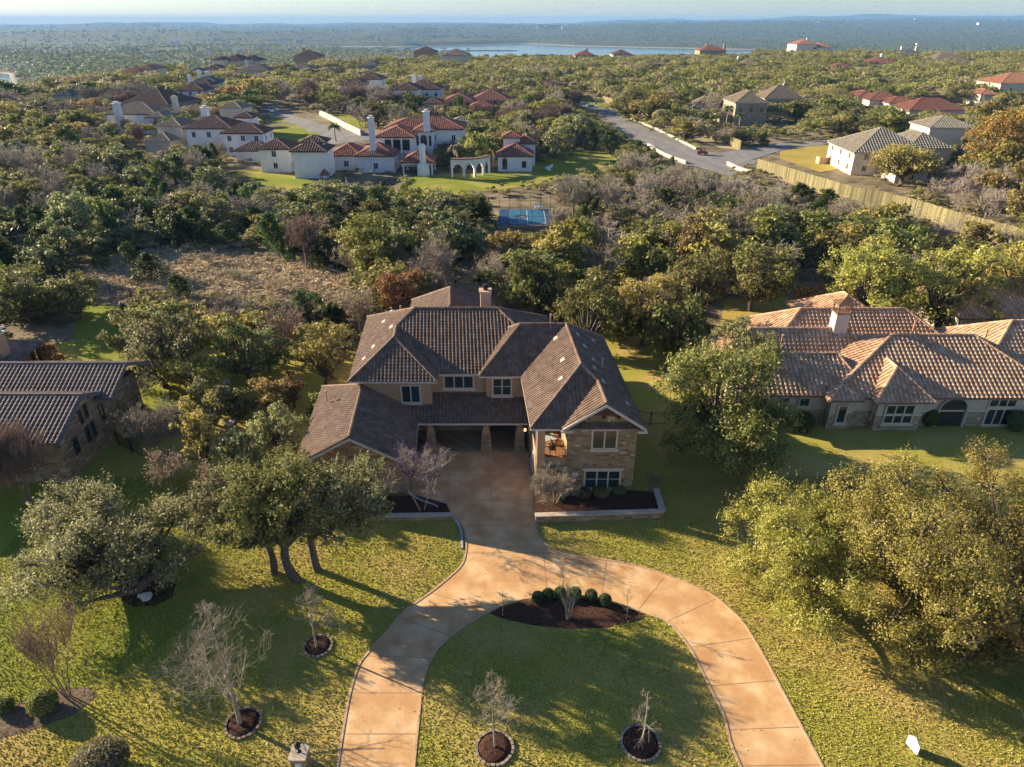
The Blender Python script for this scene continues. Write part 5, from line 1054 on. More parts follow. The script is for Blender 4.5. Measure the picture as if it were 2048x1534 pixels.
for i, (x, y, r, lb) in enumerate([(1165,992,.75,'olive shrub under the left of the lower triple window'),(1200,990,.8,'olive shrub below the middle of the lower triple window'),(1236,986,.7,'olive shrub at the right corner of the stone wing'),(1120,1000,.4,'low green shrub under the twiggy redbud')]):
    g = G(x, y); shrub((g.x, g.y-.3, .28), r*.85, .55, lb, m='oak', name='shrub', seed=20+i, group='shrubs in the wing planter', n=2200, s=.06)
shrub(G(92, 1420), .75, 1.3, 'rounded green shrub beside the garden bed crape myrtle', m='oak', name='shrub', seed=30, n=3500, s=.06)
shrub(G(12, 1420), .5, .8, 'spiky dark shrub at the left end of the garden bed', m='green', name='shrub', seed=31, n=1500)
shrub(G(208, 1550), 1.35, 1.9, 'large brownish rounded bush at the bottom edge', m='greytan', name='shrub', seed=32, n=9000, s=.055)
for i, (x, y, r) in enumerate([(1605,862,.9),(1530,1000,.0),(1855,850,.8),(1745,845,.7),(2030,860,.9)]):
    if r: shrub(G(x, y), r, r*2.2, ['tall dark rounded shrub at the left corner of the terracotta house','','rounded shrub by the patio doors of the terracotta house','rounded shrub beneath the six-pane window','bright green rounded shrub at the right picture edge'][i], m='green', name='shrub', seed=40+i, n=4000, s=.07)
# ---------------------------------------------------------------- random woods with protected views
ROADS = [[(1070,176),(1130,182),(1240,240),(1340,285),(1500,296),(1520,330),(1400,350),(1330,322),(1240,268),(1180,222),(1080,192)], [(520,208),(565,208),(650,248),(780,262),(790,305),(600,305),(560,250),(525,225)]]
CLEAR = ROADS+[[(120,590),(150,520),(250,508),(400,505),(545,512),(690,548),(720,600),(640,620),(560,605),(420,600),(320,600),(250,600),(240,700),(330,760),(400,830),(330,880),(220,880),(150,760),(160,640)],
  [(450,325),(600,340),(700,352),(850,346),(1090,330),(1200,300),(1230,320),(1120,358),(950,385),(840,402),(760,392),(640,380),(560,382),(455,352)],
  [(975,395),(1110,395),(1125,475),(980,480)], [(1540,285),(1740,280),(1740,372),(1700,372),(1545,330)], [(1480,300),(1560,300),(1700,365),(1860,420),(2048,490),(2048,510),(1830,450),(1650,390),(1500,340)],
  [(1440,590),(1640,560),(1640,700),(1440,700)], [(720,630),(2048,630),(2048,1534),(0,1534),(0,640),(220,640),(330,760),(420,850),(620,860),(700,780)], [(1190,205),(1480,285),(1500,300),(1250,235)], [(900,560),(1060,560),(1060,640),(900,640)], [(520,225),(700,235),(760,300),(560,310),(500,260)], [(1860,215),(2048,225),(2048,250),(1860,245)], [(1930,505),(1990,505)]]
PROT = [([(590,246),(870,240),(935,262),(935,300),(1085,262),(1085,340),(985,348),(590,352)],342), ([(450,332),(600,345),(600,378),(455,352)],330), ([(840,352),(1200,312),(1215,328),(1090,362),(880,388)],330), ([(1000,412),(1090,412),(1095,458),(1000,458)],400),
  ([(1500,312),(1620,345),(1720,372),(1760,405),(1640,392),(1500,345)],330), ([(1850,415),(2048,472),(2048,490),(1870,440)],420), ([(1560,285),(1690,290),(1690,335),(1560,310)],285), ([(1680,262),(1905,262),(1915,330),(1830,372),(1690,350)],345),
  ([(1135,185),(1240,240),(1340,288),(1500,300),(1500,322),(1400,335),(1340,305),(1250,262),(1180,215)],180), ([(525,212),(560,212),(650,255),(760,272),(760,298),(640,298),(560,250)],215), ([(1462,185),(1612,185),(1600,240),(1470,250)],245), ([(1300,70),(2048,70),(2048,96),(1300,96)],90), ([(400,70),(1500,86),(1500,106),(560,100)],95),
  ([(180,508),(400,500),(560,515),(680,548),(700,600),(560,585),(420,590),(230,585)],500)]
def inpoly(x, y, p):
    r = False; j = len(p)-1
    for i in range(len(p)):
        if (p[i][1] > y) != (p[j][1] > y) and x < (p[j][0]-p[i][0])*(y-p[i][1])/(p[j][1]-p[i][1])+p[i][0]: r = not r
        j = i
    return r
FOOT = []
for h in HOUSES:
    for (x0, x1, y0, y1, hh, k) in h.blocks:
        FOOT.append((x0-1.5, x1+1.5, y0-1.5, y1+1.5)); a = proj(x0, y0, hh*1.25); b = proj(x1, y0, hh*(.5 if y0 < 230 else .95))
        PROT.append(([(a[0]+2, a[1]), (b[0]-2, a[1]), (b[0]-2, b[1]), (a[0]+2, b[1])], proj(0, y0, 0)[1]-3))
FOOT += [(18,68,50,84), (-66,-33,38,70), (-16.5,12,40,72)]
def view_ok(x, y, H, R, zg=0):
    bx, by = proj(x, y, zg)
    for c in CLEAR:
        if inpoly(bx, by, c): return False
    for f in FOOT:
        if f[0]-R*.3 < x < f[1]+R*.3 and f[2]-R*.3 < y < f[3]+R*.3: return False
    pts = [proj(x+dx*R, y, zg+H*q) for dx, q in ((0,.97),(-.6,.75),(.6,.75),(-.8,.45),(.8,.45),(0,.5),(-.4,.95),(.4,.95),(0,.72),(-.45,.5),(.45,.5),(0,.25),(-.95,.6),(.95,.6))]
    for p, gy in PROT:
        if by > gy and any(inpoly(a, b, p) for a, b in pts): return False
    return True
def zone(px, py):
    if py > 395 and px < 560: return 'left woods before the meadow', [('juniper',.42),('grey',.16),('oak',.18),('bare',.16),('green',.08)]
    if px < 220 and py < 300: return 'far left hillside woods', [('oak',.30),('green',.10),('bare',.26),('grey',.14),('gold',.06),('olive',.14)]
    if py > 300 and px < 640: return 'dark woods below the white villas', [('juniper',.26),('grey',.24),('oak',.22),('bare',.22),('olive',.06)]
    if py > 340 and px < 980: return 'thicket between villas and meadow', [('juniper',.22),('grey',.2),('oak',.34),('bare',.16),('olive',.08)]
    if px > 1060 and px < 1640 and py > 350 and py < 520: return 'bare thicket right of the court', [('bare',.46),('grey',.16),('oak',.14),('juniper',.08),('sparse',.16)]
    if px > 1640 and py > 330 and py < 480: return 'grey thicket along the wooden fence', [('bare',.4),('sparse',.28),('oak',.12),('olive',.18)]
    if px > 1000 and py > 440: return 'olive woods behind the terracotta house', [('olive',.42),('oak',.46),('sparse',.06),('bare',.06)]
    if px > 1060 and py > 290: return 'scrub below the road bend', [('juniper',.34),('oak',.22),('bare',.24),('grey',.2)]
    if px > 1180: return 'oak woods beyond the wooden fence', [('olive',.38),('oak',.44),('sparse',.16),('bare',.04),('gold',.02),('green',.04)]
    if px > 640: return 'street trees beyond the mansion', [('oak',.42),('olive',.22),('vase',.14),('bare',.12),('green',.06),('juniper',.04)]
    return 'gardens among the villas', [('oak',.36),('grey',.1),('vase',.2),('bare',.16),('green',.08),('gold',.03),('olive',.07)]
rng = random.Random(7); CAND = []
y = 74.0
while y < 800:
    sp = 4.9+y*.0085; X = y*.84+14; x = -X
    while x < X:
        jx, jy = x+rng.uniform(-.42, .42)*sp, y+rng.uniform(-.42, .42)*sp; x += sp
        px, py = proj(jx, jy, 0)
        if px < -90 or px > 2140: continue
        s = jx/jy; e = float(np.interp(s, S_E, E_Y))
        if jy > e+150: continue
        zn, tab = zone(px, py); q = rng.random(); k = tab[-1][0]
        for kk, p_ in tab:
            if q < p_: k = kk; break
            q -= p_
        R_ = {'juniper': 2.3, 'vase': 2.7, 'bare': 3.6, 'sparse': 3.4, 'green': 3.0}.get(k, 3.9)*rng.uniform(.75, 1.3); H_ = {'juniper': 5.2, 'vase': 5}.get(k, 6.0)*rng.uniform(.75, 1.25)
        gs = (1+.8*min(1, max(0, (jy-170)/260)))*(1.35 if rng.random() < .22 else 1); R_ *= gs; H_ *= gs**.75
        for shrink in (1, .62, .4):
            if view_ok(jx, jy, H_*shrink, R_*shrink): CAND.append((jx, jy, H_*shrink, R_*shrink, k, zn)); break
    y += sp*.92
CAND.sort(key=lambda c: c[1]/c[3])
BUD = {'oak': 235, 'juniper_tree': 150, 'bare_tree': 170, 'crape_myrtle': 40, 'broadleaf': 30}
SEL = []; REST = []
CATS = {'juniper': 'juniper_tree', 'bare': 'bare_tree', 'sparse': 'bare_tree', 'vase': 'crape_myrtle', 'green': 'broadleaf', 'gold': 'broadleaf', 'rust': 'broadleaf'}
for c in CAND:
    b = CATS.get(c[4], 'oak')
    if c[1] < 330 and BUD[b] > 0: BUD[b] -= 1; SEL.append(c)
    else: REST.append(c)
ORD = 'first second third fourth fifth sixth seventh eighth ninth tenth eleventh twelfth thirteenth fourteenth fifteenth sixteenth seventeenth eighteenth nineteenth twentieth'.split()
NM = {'oak': ('olive-green live oak','oak','oak_tree'), 'grey': ('grey-green live oak','oak','oak_tree'), 'olive': ('yellow-green live oak','oak','oak_tree'), 'green': ('deep green tree','tree','broadleaf_tree'), 'gold': ('golden tree','tree','golden_tree'),
      'juniper': ('dark juniper','juniper','juniper_tree'), 'bare': ('bare grey tree','bare tree','bare_tree'), 'sparse': ('sparse tan tree','bare tree','sparse_tree'), 'vase': ('reddish crape myrtle','crape myrtle','crape_myrtle')}
byz = {}
for c in SEL: byz.setdefault((c[5], c[4]), []).append(c)
sd_ = 0
for (zn, k), L_ in byz.items():
    L_.sort(key=lambda c: c[1]); nm, cat, on = NM[k]
    for r0 in range(0, len(L_), 9):
        row = sorted(L_[r0:r0+9], key=lambda c: c[0]/c[1]); ri = r0//9
        for i, c in enumerate(row):
            sd_ += 1; lb = nm+', '+ORD[i]+' from left'+((' in '+ORD[min(ri, 19)]+' row') if len(L_) > 9 else '')+', '+zn
            put(k, (c[0], c[1], float(zt(c[0], c[1]))-.1), c[2], c[3], lb, cat=cat, name=on, group=nm+'s in the '+zn, seed=sd_*7+int(c[0]*13) % 5)
print('TREES', len(SEL), len(REST))
def cloud_mesh(name, m, X, Y, Z, H, R, q, size, tint, seed=0, lob=7, flatten=.8, up=0):
    rng = np.random.default_rng(seed); n = len(X); Ld = rng.normal(size=(n, lob, 3)); Ld /= np.linalg.norm(Ld, axis=2, keepdims=True); Ld[:, :, 2] = np.abs(Ld[:, :, 2])*.7-.1
    Ld *= rng.uniform(.25, .72, size=(n, lob, 1)); T = np.repeat(np.arange(n), q); lb = rng.integers(0, lob, size=n*q); d = rng.normal(size=(n*q, 3)); d /= np.linalg.norm(d, axis=1, keepdims=True); d[:, 2] = np.where(d[:, 2] < -.2, -d[:, 2], d[:, 2])
    rad = .42*rng.uniform(.75, 1.05, size=(n*q, 1)); U = Ld[T, lb]+d*rad
    C = np.stack([X[T]+U[:, 0]*R[T], Y[T]+U[:, 1]*R[T], Z[T]+H[T]*(.52+.5*U[:, 2]*flatten)], 1)
    A = Acc(); s_ = size[T]; nn = d+rng.normal(size=d.shape)*.55; nn[:, 2] += up; nn /= np.linalg.norm(nn, axis=1, keepdims=True); t = rng.normal(size=d.shape); t -= nn*(t*nn).sum(1, keepdims=True); t /= np.linalg.norm(t, axis=1, keepdims=True); b = np.cross(nn, t); s_ = (s_*rng.uniform(.6, 1.4, size=len(s_)))[:, None]
    V = np.stack([C-t*s_, C-b*s_*.6, C+t*s_, C+b*s_*.6], 1).reshape(-1, 3); Q = np.arange(len(V)).reshape(-1, 4)
    me = np_mesh(name, V, Q, m, rnd=tint[T]); o = link(name, me); tag(o, kind='stuff'); return o
def woodmat(name, cols, tr=.25):
    m = mat(name, cols, scale=.05, detail=3, rough=.6, rnd=.72, island=.22, lo=.12, hi=.88, spec=.2); N = m.node_tree.nodes; L = m.node_tree.links; b = N['Principled BSDF']; src = b.inputs['Base Color'].links[0].from_socket
    t = N.new('ShaderNodeBsdfTranslucent'); L.new(src, t.inputs[0]); ms = N.new('ShaderNodeMixShader'); ms.inputs[0].default_value = tr; L.new(b.outputs[0], ms.inputs[1]); L.new(t.outputs[0], ms.inputs[2]); L.new(ms.outputs[0], N['Material Output'].inputs[0]); return m
WM = woodmat('woods_foliage', [(.05,.08,.018), (.12,.145,.035), (.23,.235,.07), (.31,.285,.075), (.34,.30,.15), (.31,.26,.20), (.40,.28,.08)], .35)
TK = {'juniper': .05, 'green': .17, 'oak': .3, 'grey': .42, 'olive': .52, 'sparse': .68, 'bare': .8, 'vase': .82, 'gold': .97}
nr = np.random.default_rng(3)
for nm_, a, b, q, sz in (('woods', 0, 330, 520, .29), ('woods', 330, 2000, 300, .46)):
    S_ = [c for c in REST if a <= c[1] < b]
    if not S_: continue
    X = np.array([c[0] for c in S_]); Y = np.array([c[1] for c in S_]); H = np.array([c[2] for c in S_]); R = np.array([c[3] for c in S_]); Tn = np.array([TK.get(c[4], .3) for c in S_])+nr.normal(size=len(S_))*.07
    cloud_mesh(nm_, WM, X, Y, zt(X, Y), H, R, q, np.full(len(S_), sz)*np.clip(R/3.6, .5, 1.2), Tn, seed=int(a)+1)
# distant hills: canopy reads as one mass
N_ = 84000; s = nr.uniform(-.86, .86, N_); u = nr.uniform(0, 1, N_); yy = 1/((1-u)/430**.85+u/15500**.85)**(1/.85); xx = s*yy; e = np.interp(s, S_E, E_Y); zz = zt(xx, yy)
cl = fbm(xx/260, yy/260, 77); ok = (yy > e+100) & (zz > -52.5) & (cl > -.33); xx, yy, zz = xx[ok], yy[ok], zz[ok]
R = np.maximum(5.2, yy*.0017)*nr.uniform(.7, 1.3, len(xx)); H = np.clip(R*1.5, 6, 15)*nr.uniform(.7, 1.2, len(xx)); H = np.where((xx/yy < -.60) & (yy > 700) & (yy < 1250), H*.25, H); tn = np.clip(.22-.13*smooth(1300, 3500, yy)+.26*fbm(xx/300, yy/300, 55)+nr.normal(size=len(xx))*.06, 0, 1)
cloud_mesh('hill_woods', WM, xx, yy, zz-1, H, R, 9, R*.42, tn, seed=9, lob=4, up=.5)
print('FAR', len(xx))

# undergrowth in the woods, scrub on the meadow
def scatter(n, y0, y1, test, seed):
    g = np.random.default_rng(seed); o = []
    while len(o) < n:
        y = y0+(y1-y0)*g.random()**1.3; x = g.uniform(-1, 1)*(y*.84+8); px, py = proj(x, y, 0)
        if -60 < px < 2110 and test(px, py, x, y): o.append((x, y))
    return np.array(o)
def infoot(x, y): return any(f[0] < x < f[1] and f[2] < y < f[3] for f in FOOT)
U = scatter(5200, 72, 330, lambda px, py, x, y: not infoot(x, y) and not any(inpoly(px, py, c) for c in CLEAR), 5); g = np.random.default_rng(8); n = len(U)
cloud_mesh('undergrowth', WM, U[:,0], U[:,1], zt(U[:,0], U[:,1]), g.uniform(.7, 2.0, n), g.uniform(.7, 1.9, n), 55, np.full(n, .24), np.clip(g.choice([.1,.35,.55,.72,.85,.95], n)+g.normal(size=n)*.05, 0, 1), seed=21)
MD = [[(130,600),(200,512),(380,497),(545,505),(690,545),(740,600),(690,650),(560,612),(420,602),(300,620)], [(790,480),(900,470),(1040,480),(1080,560),(1000,620),(860,620),(780,560)]]
SM = woodmat('scrub_grass', [(.30,.23,.14), (.46,.37,.24), (.58,.48,.32), (.44,.29,.18), (.30,.29,.14)], .15)
U = scatter(3000, 72, 125, lambda px, py, x, y: any(inpoly(px, py, c) for c in MD), 6); n = len(U)
tn = np.clip(.35+.6*fbm(U[:,0]/9, U[:,1]/9, 14)+g.normal(size=n)*.15, 0, 1)
cloud_mesh('dry_scrub', SM, U[:,0], U[:,1], zt(U[:,0], U[:,1]), g.uniform(.35, .9, n), g.uniform(.4, 1.1, n), 26, np.full(n, .15), tn, seed=22)
# grass blades over the front lawns
DR = [(p[0], p[1]) for p in OUTR][::-1]+OUTL
ISL = [(973,1227)]+INL[1:]+INR[::-1][:-1]
def lawn_ok(px, py, x, y):
    if not (py < 1640 and y > 16): return False
    if inpoly(px, py, DR) and not inpoly(px, py, ISL): return False
    if inpoly(px, py, [(978,1227),(1042,1203),(1139,1196),(1237,1209),(1292,1229),(1213,1256),(1139,1258),(1066,1251),(1003,1237)]): return False
    if -16.5 < x < 1.6 and y > 40.0 or 1.6 < x < 11.4 and 40.1 < y < 61: return False
    return y < 46 or x > 10 or x < -17
gg = np.random.default_rng(11); P_ = []
def bulk(n, x0, x1, y0, y1):
    X = gg.uniform(x0, x1, n); Y = gg.uniform(y0, y1, n); D = Y*CP+CH*SP; PX = 1024+F*X/D; PY = 767+F*(CH*CP-Y*SP)/D
    for x, y, px, py in zip(X, Y, PX, PY):
        if -30 < px < 2080 and lawn_ok(px, py, x, y): P_.append((x, y))
bulk(300000, -36, 36, 18, 46)
P_ = np.array(P_); n = len(P_); A = Acc(); C = np.column_stack([P_, np.full(n, .03)]); hgt_ = gg.uniform(.015, .045, n); a = gg.uniform(0, 6.28, n); w_ = gg.uniform(.018, .04, n)
dx = np.stack([np.cos(a)*w_, np.sin(a)*w_, np.zeros(n)], 1); ln = gg.normal(size=(n, 3))*.04; ln[:, 2] = hgt_
V = np.stack([C-dx, C+dx, C+dx*.4+ln, C-dx*.4+ln], 1); V[:, :2, 2] = .0; A.add(V.reshape(-1, 3), np.arange(4*n).reshape(n, 4))
GM = mat('grass_blades', [(.18,.205,.025), (.29,.28,.04), (.41,.355,.07), (.49,.40,.13)], scale=.22, detail=5, rough=.8, island=.18, lo=.36, hi=.64)
tag(link('grass', A.mesh('grass', GM)), kind='stuff')
m = 4500; ix = gg.integers(0, len(P_), m); C = np.column_stack([P_[ix], np.full(m, .05)]); A = Acc(); leaves(A, gg, C, np.tile([0, 0, 1.], (m, 1)), .055, jit=.4)
tag(link('fallen_leaves', A.mesh('fallen_leaves', mat('leaf_litter', [(.30,.17,.07), (.50,.36,.18), (.62,.52,.34)], scale=2, island=.8, lo=.2, hi=.8))), kind='stuff')
m = 700; X = gg.uniform(-11, 19, m*6); Y = gg.uniform(18, 44, m*6); D = Y*CP+CH*SP; ok = [inpoly(1024+F*x/d, 767+F*(CH*CP-y*SP)/d, DR) for x, y, d in zip(X, Y, D)]; C = np.column_stack([X, Y, np.full(m*6, .03)])[ok][:m]; A = Acc(); leaves(A, gg, C, np.tile([0, 0, 1.], (len(C), 1)), .045, jit=.3)
tag(link('drive_leaves', A.mesh('drive_leaves', bpy.data.materials['leaf_litter'])), kind='stuff')
# ---------------------------------------------------------------- fences, walls, vehicles, court, small things
def zg(p): return float(zt(p.x, p.y))
def wood_fence(pts, h, label, seed=0, n=5):
    L_ = spline(GP(pts), n); R = thing('wooden_fence', label, 'fence', (L_[0].x, L_[0].y, 0)); rng = random.Random(seed); mb = MB(); acc = 0
    for a, b in zip(L_[:-1], L_[1:]):
        d = b-a; m = max(1, int(d.length/.28)); u = d.normalized(); yaw = (u.x, u.y, 0)
        for k in range(m):
            p = a+d*((k+.5)/m); mb.obox((p.x, p.y, zg(p)-.3), yaw, .25, .05+.02*rng.random(), h+.3+rng.uniform(-.06, .06))
        q = MB(); q.obox((a.x-.12*u.y, a.y+.12*u.x, zg(a)-.3), yaw, .14, .14, h+.36)
        q.build('fence_post', MT['fencewood'], R)
    mb.build('picket_panel', MT['fencewood'], R); return R
MT['fencewood'] = mat('weathered_fence', [(.15,.135,.06), (.24,.21,.105), (.33,.29,.16)], scale=2, rough=.95, rnd=.6, lo=.2, hi=.8)
wood_fence([(1512,342),(1560,357),(1620,377),(1700,402),(1760,414),(1830,432),(1900,455),(1980,478),(2060,500)], 3.0, 'tall weathered wooden picket fence curving below the shingle house', 1)
wood_fence([(1205,202),(1260,218),(1330,246),(1400,270),(1450,288),(1480,300)], 2.6, 'weathered wooden fence above the stony verge of the road', 2)
def iron_fence(pts, label, h=1.5):
    L_ = GP(pts); R = thing('iron_fence', label, 'fence', L_[0]); b = MB()
    for a, c in zip(L_[:-1], L_[1:]):
        d = c-a; n = max(1, int(d.length/.16))
        for k in range(n): p = a+d*(k/n); b.beam(p+Vector((0,0,.08)), p+Vector((0,0,h-.05)), .02)
        for z in (.2, h-.15): b.beam(a+Vector((0,0,z)), c+Vector((0,0,z)), .035)
        m = max(1, int(d.length/2.4))
        for k in range(m): p = a+d*(k/m); q = MB(); q.obox((p.x,p.y,0), XA, .09, .09, h+.1); q.build('fence_post', MT['iron'], R)
    b.build('bar_panel', MT['iron'], R)
iron_fence([(222,592),(262,596),(300,600),(330,598)], 'rusty iron fence closing the far end of the left back lawn')
iron_fence([(238,890),(265,905),(290,915)], 'short black iron fence joining the ledge stone house')
iron_fence([(470,905),(520,900),(600,895)], 'black iron fence in the grass left of the garage wing')
iron_fence([(985,600),(1040,602),(1100,598),(1180,610)], 'dark wire fence behind the chimney of the main house')
iron_fence([(1270,845),(1300,852),(1335,850)], 'black iron gate fence in shade right of the stone wing')
# kerbs and walls along roads
def wall_line(pts, h, w, label, m, name='low_wall', z0=0):
    L_ = spline(GP(pts), 4); R = thing(name, label, 'wall', (L_[0].x, L_[0].y, 0)); mb = MB(); c = MB()
    for a, b in zip(L_[:-1], L_[1:]):
        za = (zg(a)+zg(b))/2; mb.beam((a.x,a.y,za+h/2), (b.x,b.y,za+h/2), w, h); c.beam((a.x,a.y,za+h+.05), (b.x,b.y,za+h+.05), w+.15, .1)
    mb.build('wall_face', m, R); c.build('wall_cap', m, R)
wall_line([(640,232),(668,246),(700,262),(722,272)], 1.8, .4, 'pale garden wall along the left street', MT['cream'], 'garden_wall')
wall_line([(1262,240),(1300,255),(1345,275),(1392,299)], .5, .4, 'low pale guard kerb along the bend of the road', MT['cream'], 'guard_kerb')
wall_line([(1296,292),(1330,312),(1372,328)], .7, .5, 'second pale kerb wall below the road bend', MT['cream'], 'guard_kerb')
wall_line([(1455,330),(1475,340),(1500,348)], .8, .5, 'curved pale stone wall at the road junction', MT['cream'], 'entry_wall')
wall_line([(1880,232),(1935,236),(1990,242)], 1.6, .5, 'cream garden wall beside the low red-brown roof', MT['cream'], 'garden_wall')
wall_line([(1180,214),(1181,215)], 1.2, 3, 'grey utility box at the far bend of the road', MT['concrete'], 'utility_box')
# vehicles
def car(loc, yaw, L_, Wd, Hh, paint, label, cart=False):
    R = thing('golf_cart' if cart else 'parked_car', label, 'golf cart' if cart else 'car', loc, rz=yaw); P = flat('paint_'+label[:8].strip().replace(' ', '_'), paint, rough=.25, spec=.6)
    def part(mb, nm, m, par=R):
        o = mb.build(nm, m); o.parent = par; return o
    b = MB(); l = L_/2; w = Wd/2; zb, zm = Hh*.2, Hh*.56
    prof = [(-l,zb),(-l*.99,zm*.95),(-l*.55,zm),(l*.35,zm),(l*.92,zm*.86),(l,zb*1.6),(l*.97,zb)]; n = len(prof)
    b.add([(x,-w,z) for x, z in prof]+[(x,w,z) for x, z in prof], [tuple(range(n)),tuple(range(n,2*n))[::-1]]+[((i+1) % n, i, n+i, n+(i+1) % n) for i in range(n)])
    body = part(b, 'body', P)
    if cart:
        c = MB(); c.obox((-.1,0,Hh*.95), XA, L_*.55, Wd*.9, .06); part(c, 'roof', MT['iron'])
        for x in (-.6, .5):
            for y in (-w*.8, w*.8): c = MB(); c.beam((x,y,zm),(x,y,Hh*.95),.05); part(c, 'roof_post', MT['iron'])
        c = MB(); c.obox((-.35,0,zm), XA, .5, Wd*.8, .2); c.obox((-.6,0,zm), XA, .15, Wd*.8, .55); part(c, 'seat', MT['dark'])
    else:
        c = MB(); pr = [(-l*.80,zm-.01),(-l*.68,Hh*.97),(-.05*l,Hh),(l*.12,Hh*.97),(l*.42,zm-.01)]; n = len(pr)
        c.add([(x,-w*.88,z) for x, z in pr]+[(x,w*.88,z) for x, z in pr], [tuple(range(n)),tuple(range(n,2*n))[::-1]]+[((i+1) % n, i, n+i, n+(i+1) % n) for i in range(n)]); cb = part(c, 'cabin', P)
        g = MB()
        for s_ in (-1, 1): g.obox((-.2*l, s_*w*.885, zm+.05), XA, l*.85, .03, (Hh-zm)*.72)
        g.add([(l*.40,-w*.78,zm+.04),(l*.40,w*.78,zm+.04),(l*.16,w*.78,Hh*.94),(l*.16,-w*.78,Hh*.94)], [(0,1,2,3)]); g.add([(-l*.81,-w*.78,zm+.04),(-l*.81,w*.78,zm+.04),(-l*.70,w*.78,Hh*.94),(-l*.70,-w*.78,Hh*.94)], [(3,2,1,0)])
        part(g, 'window_glass', MT['glass'])
    for x in (-l*.62, l*.62):
        for y in (-w, w): t = MB(); r = Hh*.22; t.tube([(x,y-.1,r),(x,y+.1,r)], r, 14); ty = part(t, 'wheel', MT['iron']); t = MB(); t.tube([(x,y-.11,r),(x,y+.11,r)], r*.5, 10); part(t, 'rim', MT['fascia'], ty)
    for y in (-w*.7, w*.7): h = MB(); h.obox((l*.985,y,zm*.7), (0,1,0), .3, .05, .14); part(h, 'headlight', MT['whitepaint'])
g = G(545, 222); car((g.x, g.y, zg(g)+.07), 1.7, 4.8, 1.9, 1.7, (.7,.72,.75), 'white car parked at the top of the left street')
g = G(546, 230); car((g.x, g.y, zg(g)+.07), 1.8, 4.8, 1.9, 1.6, (.35,.45,.52), 'pale blue car parked nearest on the left street')
g = G(1404, 310); car((g.x, g.y, zg(g)+.07), -.15, 3.0, 1.5, 1.9, (.45,.02,.03), 'small red open cart turning at the road junction', True)
g = G(925, 160+70); 
# sport court
def court():
    A, B, C, D = G(997,456), G(1094,455), G(1090,424), G(999,424); z = .55
    R = thing('sport_court', 'blue fenced sport court with white lines on a stone base', 'sport court', A)
    w = A.x; x0, x1, y0, y1 = A.x, B.x+1.2, A.y, D.y
    m = MB(); m.box(x0-.3,x1+.3,y0-.3,y1+.3,-.5,z); m.build('stone_base', MT['stone_pale'], R)
    m = MB(); m.box(x0,x1,y0,y1,z,z+.03); m.build('court_surface', mat('court_blue_dark', [(.02,.06,.13),(.03,.08,.17)], scale=1, rough=.6), R)
    m = MB(); W_ = x1-x0; D_ = y1-y0; m.box(x0+W_*.2,x1-W_*.14,y0+D_*.08,y1-D_*.06,z+.03,z+.034); m.build('court_inner', mat('court_blue_light', [(.025,.11,.21),(.04,.16,.28)], scale=.6, rough=.6), R)
    m = MB(); m.box(x0+W_*.30,x0+W_*.56,y0+D_*.42,y0+D_*.62,z+.034,z+.038); m.build('court_panel', flat('court_navy', (.015,.03,.09)), R)
    m = MB(); lw = .07
    for xx in (x0+W_*.2, x0+W_*.53, x1-W_*.14): m.box(xx-lw/2,xx+lw/2,y0+D_*.08,y1-D_*.06,z+.039,z+.043)
    for yy in (y0+D_*.08, y1-D_*.06): m.box(x0+W_*.2,x1-W_*.14,yy-lw/2,yy+lw/2,z+.044,z+.048)
    m.box(x0+W_*.2,x0+W_*.53,y0+D_*.4,y0+D_*.4+lw,z+.044,z+.047); m.build('court_line', MT['whitepaint'], R)
    m = MB(); px = x0+W_*.38
    for k in range(7): m.beam((px+k*.17,y0+D_*.5+.12*math.sin(k*2),z+.045),(px+k*.17+.14,y0+D_*.5+.25*math.cos(k*3),z+.045),.09,.01)
    m.build('court_emblem', MT['whitepaint'], R)
    Fz = thing('court_fence', 'thin dark posts and wire around the blue sport court', 'fence', A); hh = 3.2; n = MB()
    for k in range(6):
        for yy in (y0-.15, y1+.15): x = x0+W_*k/5; q = MB(); q.tube([(x,yy,z),(x,yy,z+hh)], .04, 6); q.build('fence_post', MT['iron'], Fz)
    for zz in (z+.05, z+1.6, z+hh):
        for yy in (y0-.15, y1+.15): n.beam((x0,yy,zz),(x1,yy,zz),.03)
    for k in range(60):
        x = x0+W_*k/60; n.beam((x,y0-.15,z),(x,y0-.15,z+hh),.008)
    n.build('wire_mesh', MT['iron'], Fz)
    for i, xx in enumerate((x0+W_*.72, x0+W_*.80)):
        c = thing('lounge_chair', 'white lounge chair at the court edge, '+('first' if i == 0 else 'second')+' of the pair', 'chair', (xx,y1-.3,z+.03), group='white chairs by the court')
        def pt(mb, nm, par=c): o = mb.build(nm, MT['whitepaint']); o.parent = par
        q = MB(); q.beam((0,-.35,.38),(0,.25,.28),.6,.05); pt(q, 'seat'); q = MB(); q.beam((0,.25,.28),(0,.6,1.1),.6,.05); pt(q, 'backrest')
        for sx in (-.32, .32):
            q = MB(); q.beam((sx,-.35,0),(sx,-.35,.58),.07); pt(q, 'leg'); q = MB(); q.beam((sx,.3,0),(sx,.3,.5),.07); pt(q, 'leg'); q = MB(); q.beam((sx,-.42,.6),(sx,.4,.56),.12,.04); pt(q, 'armrest')
court()
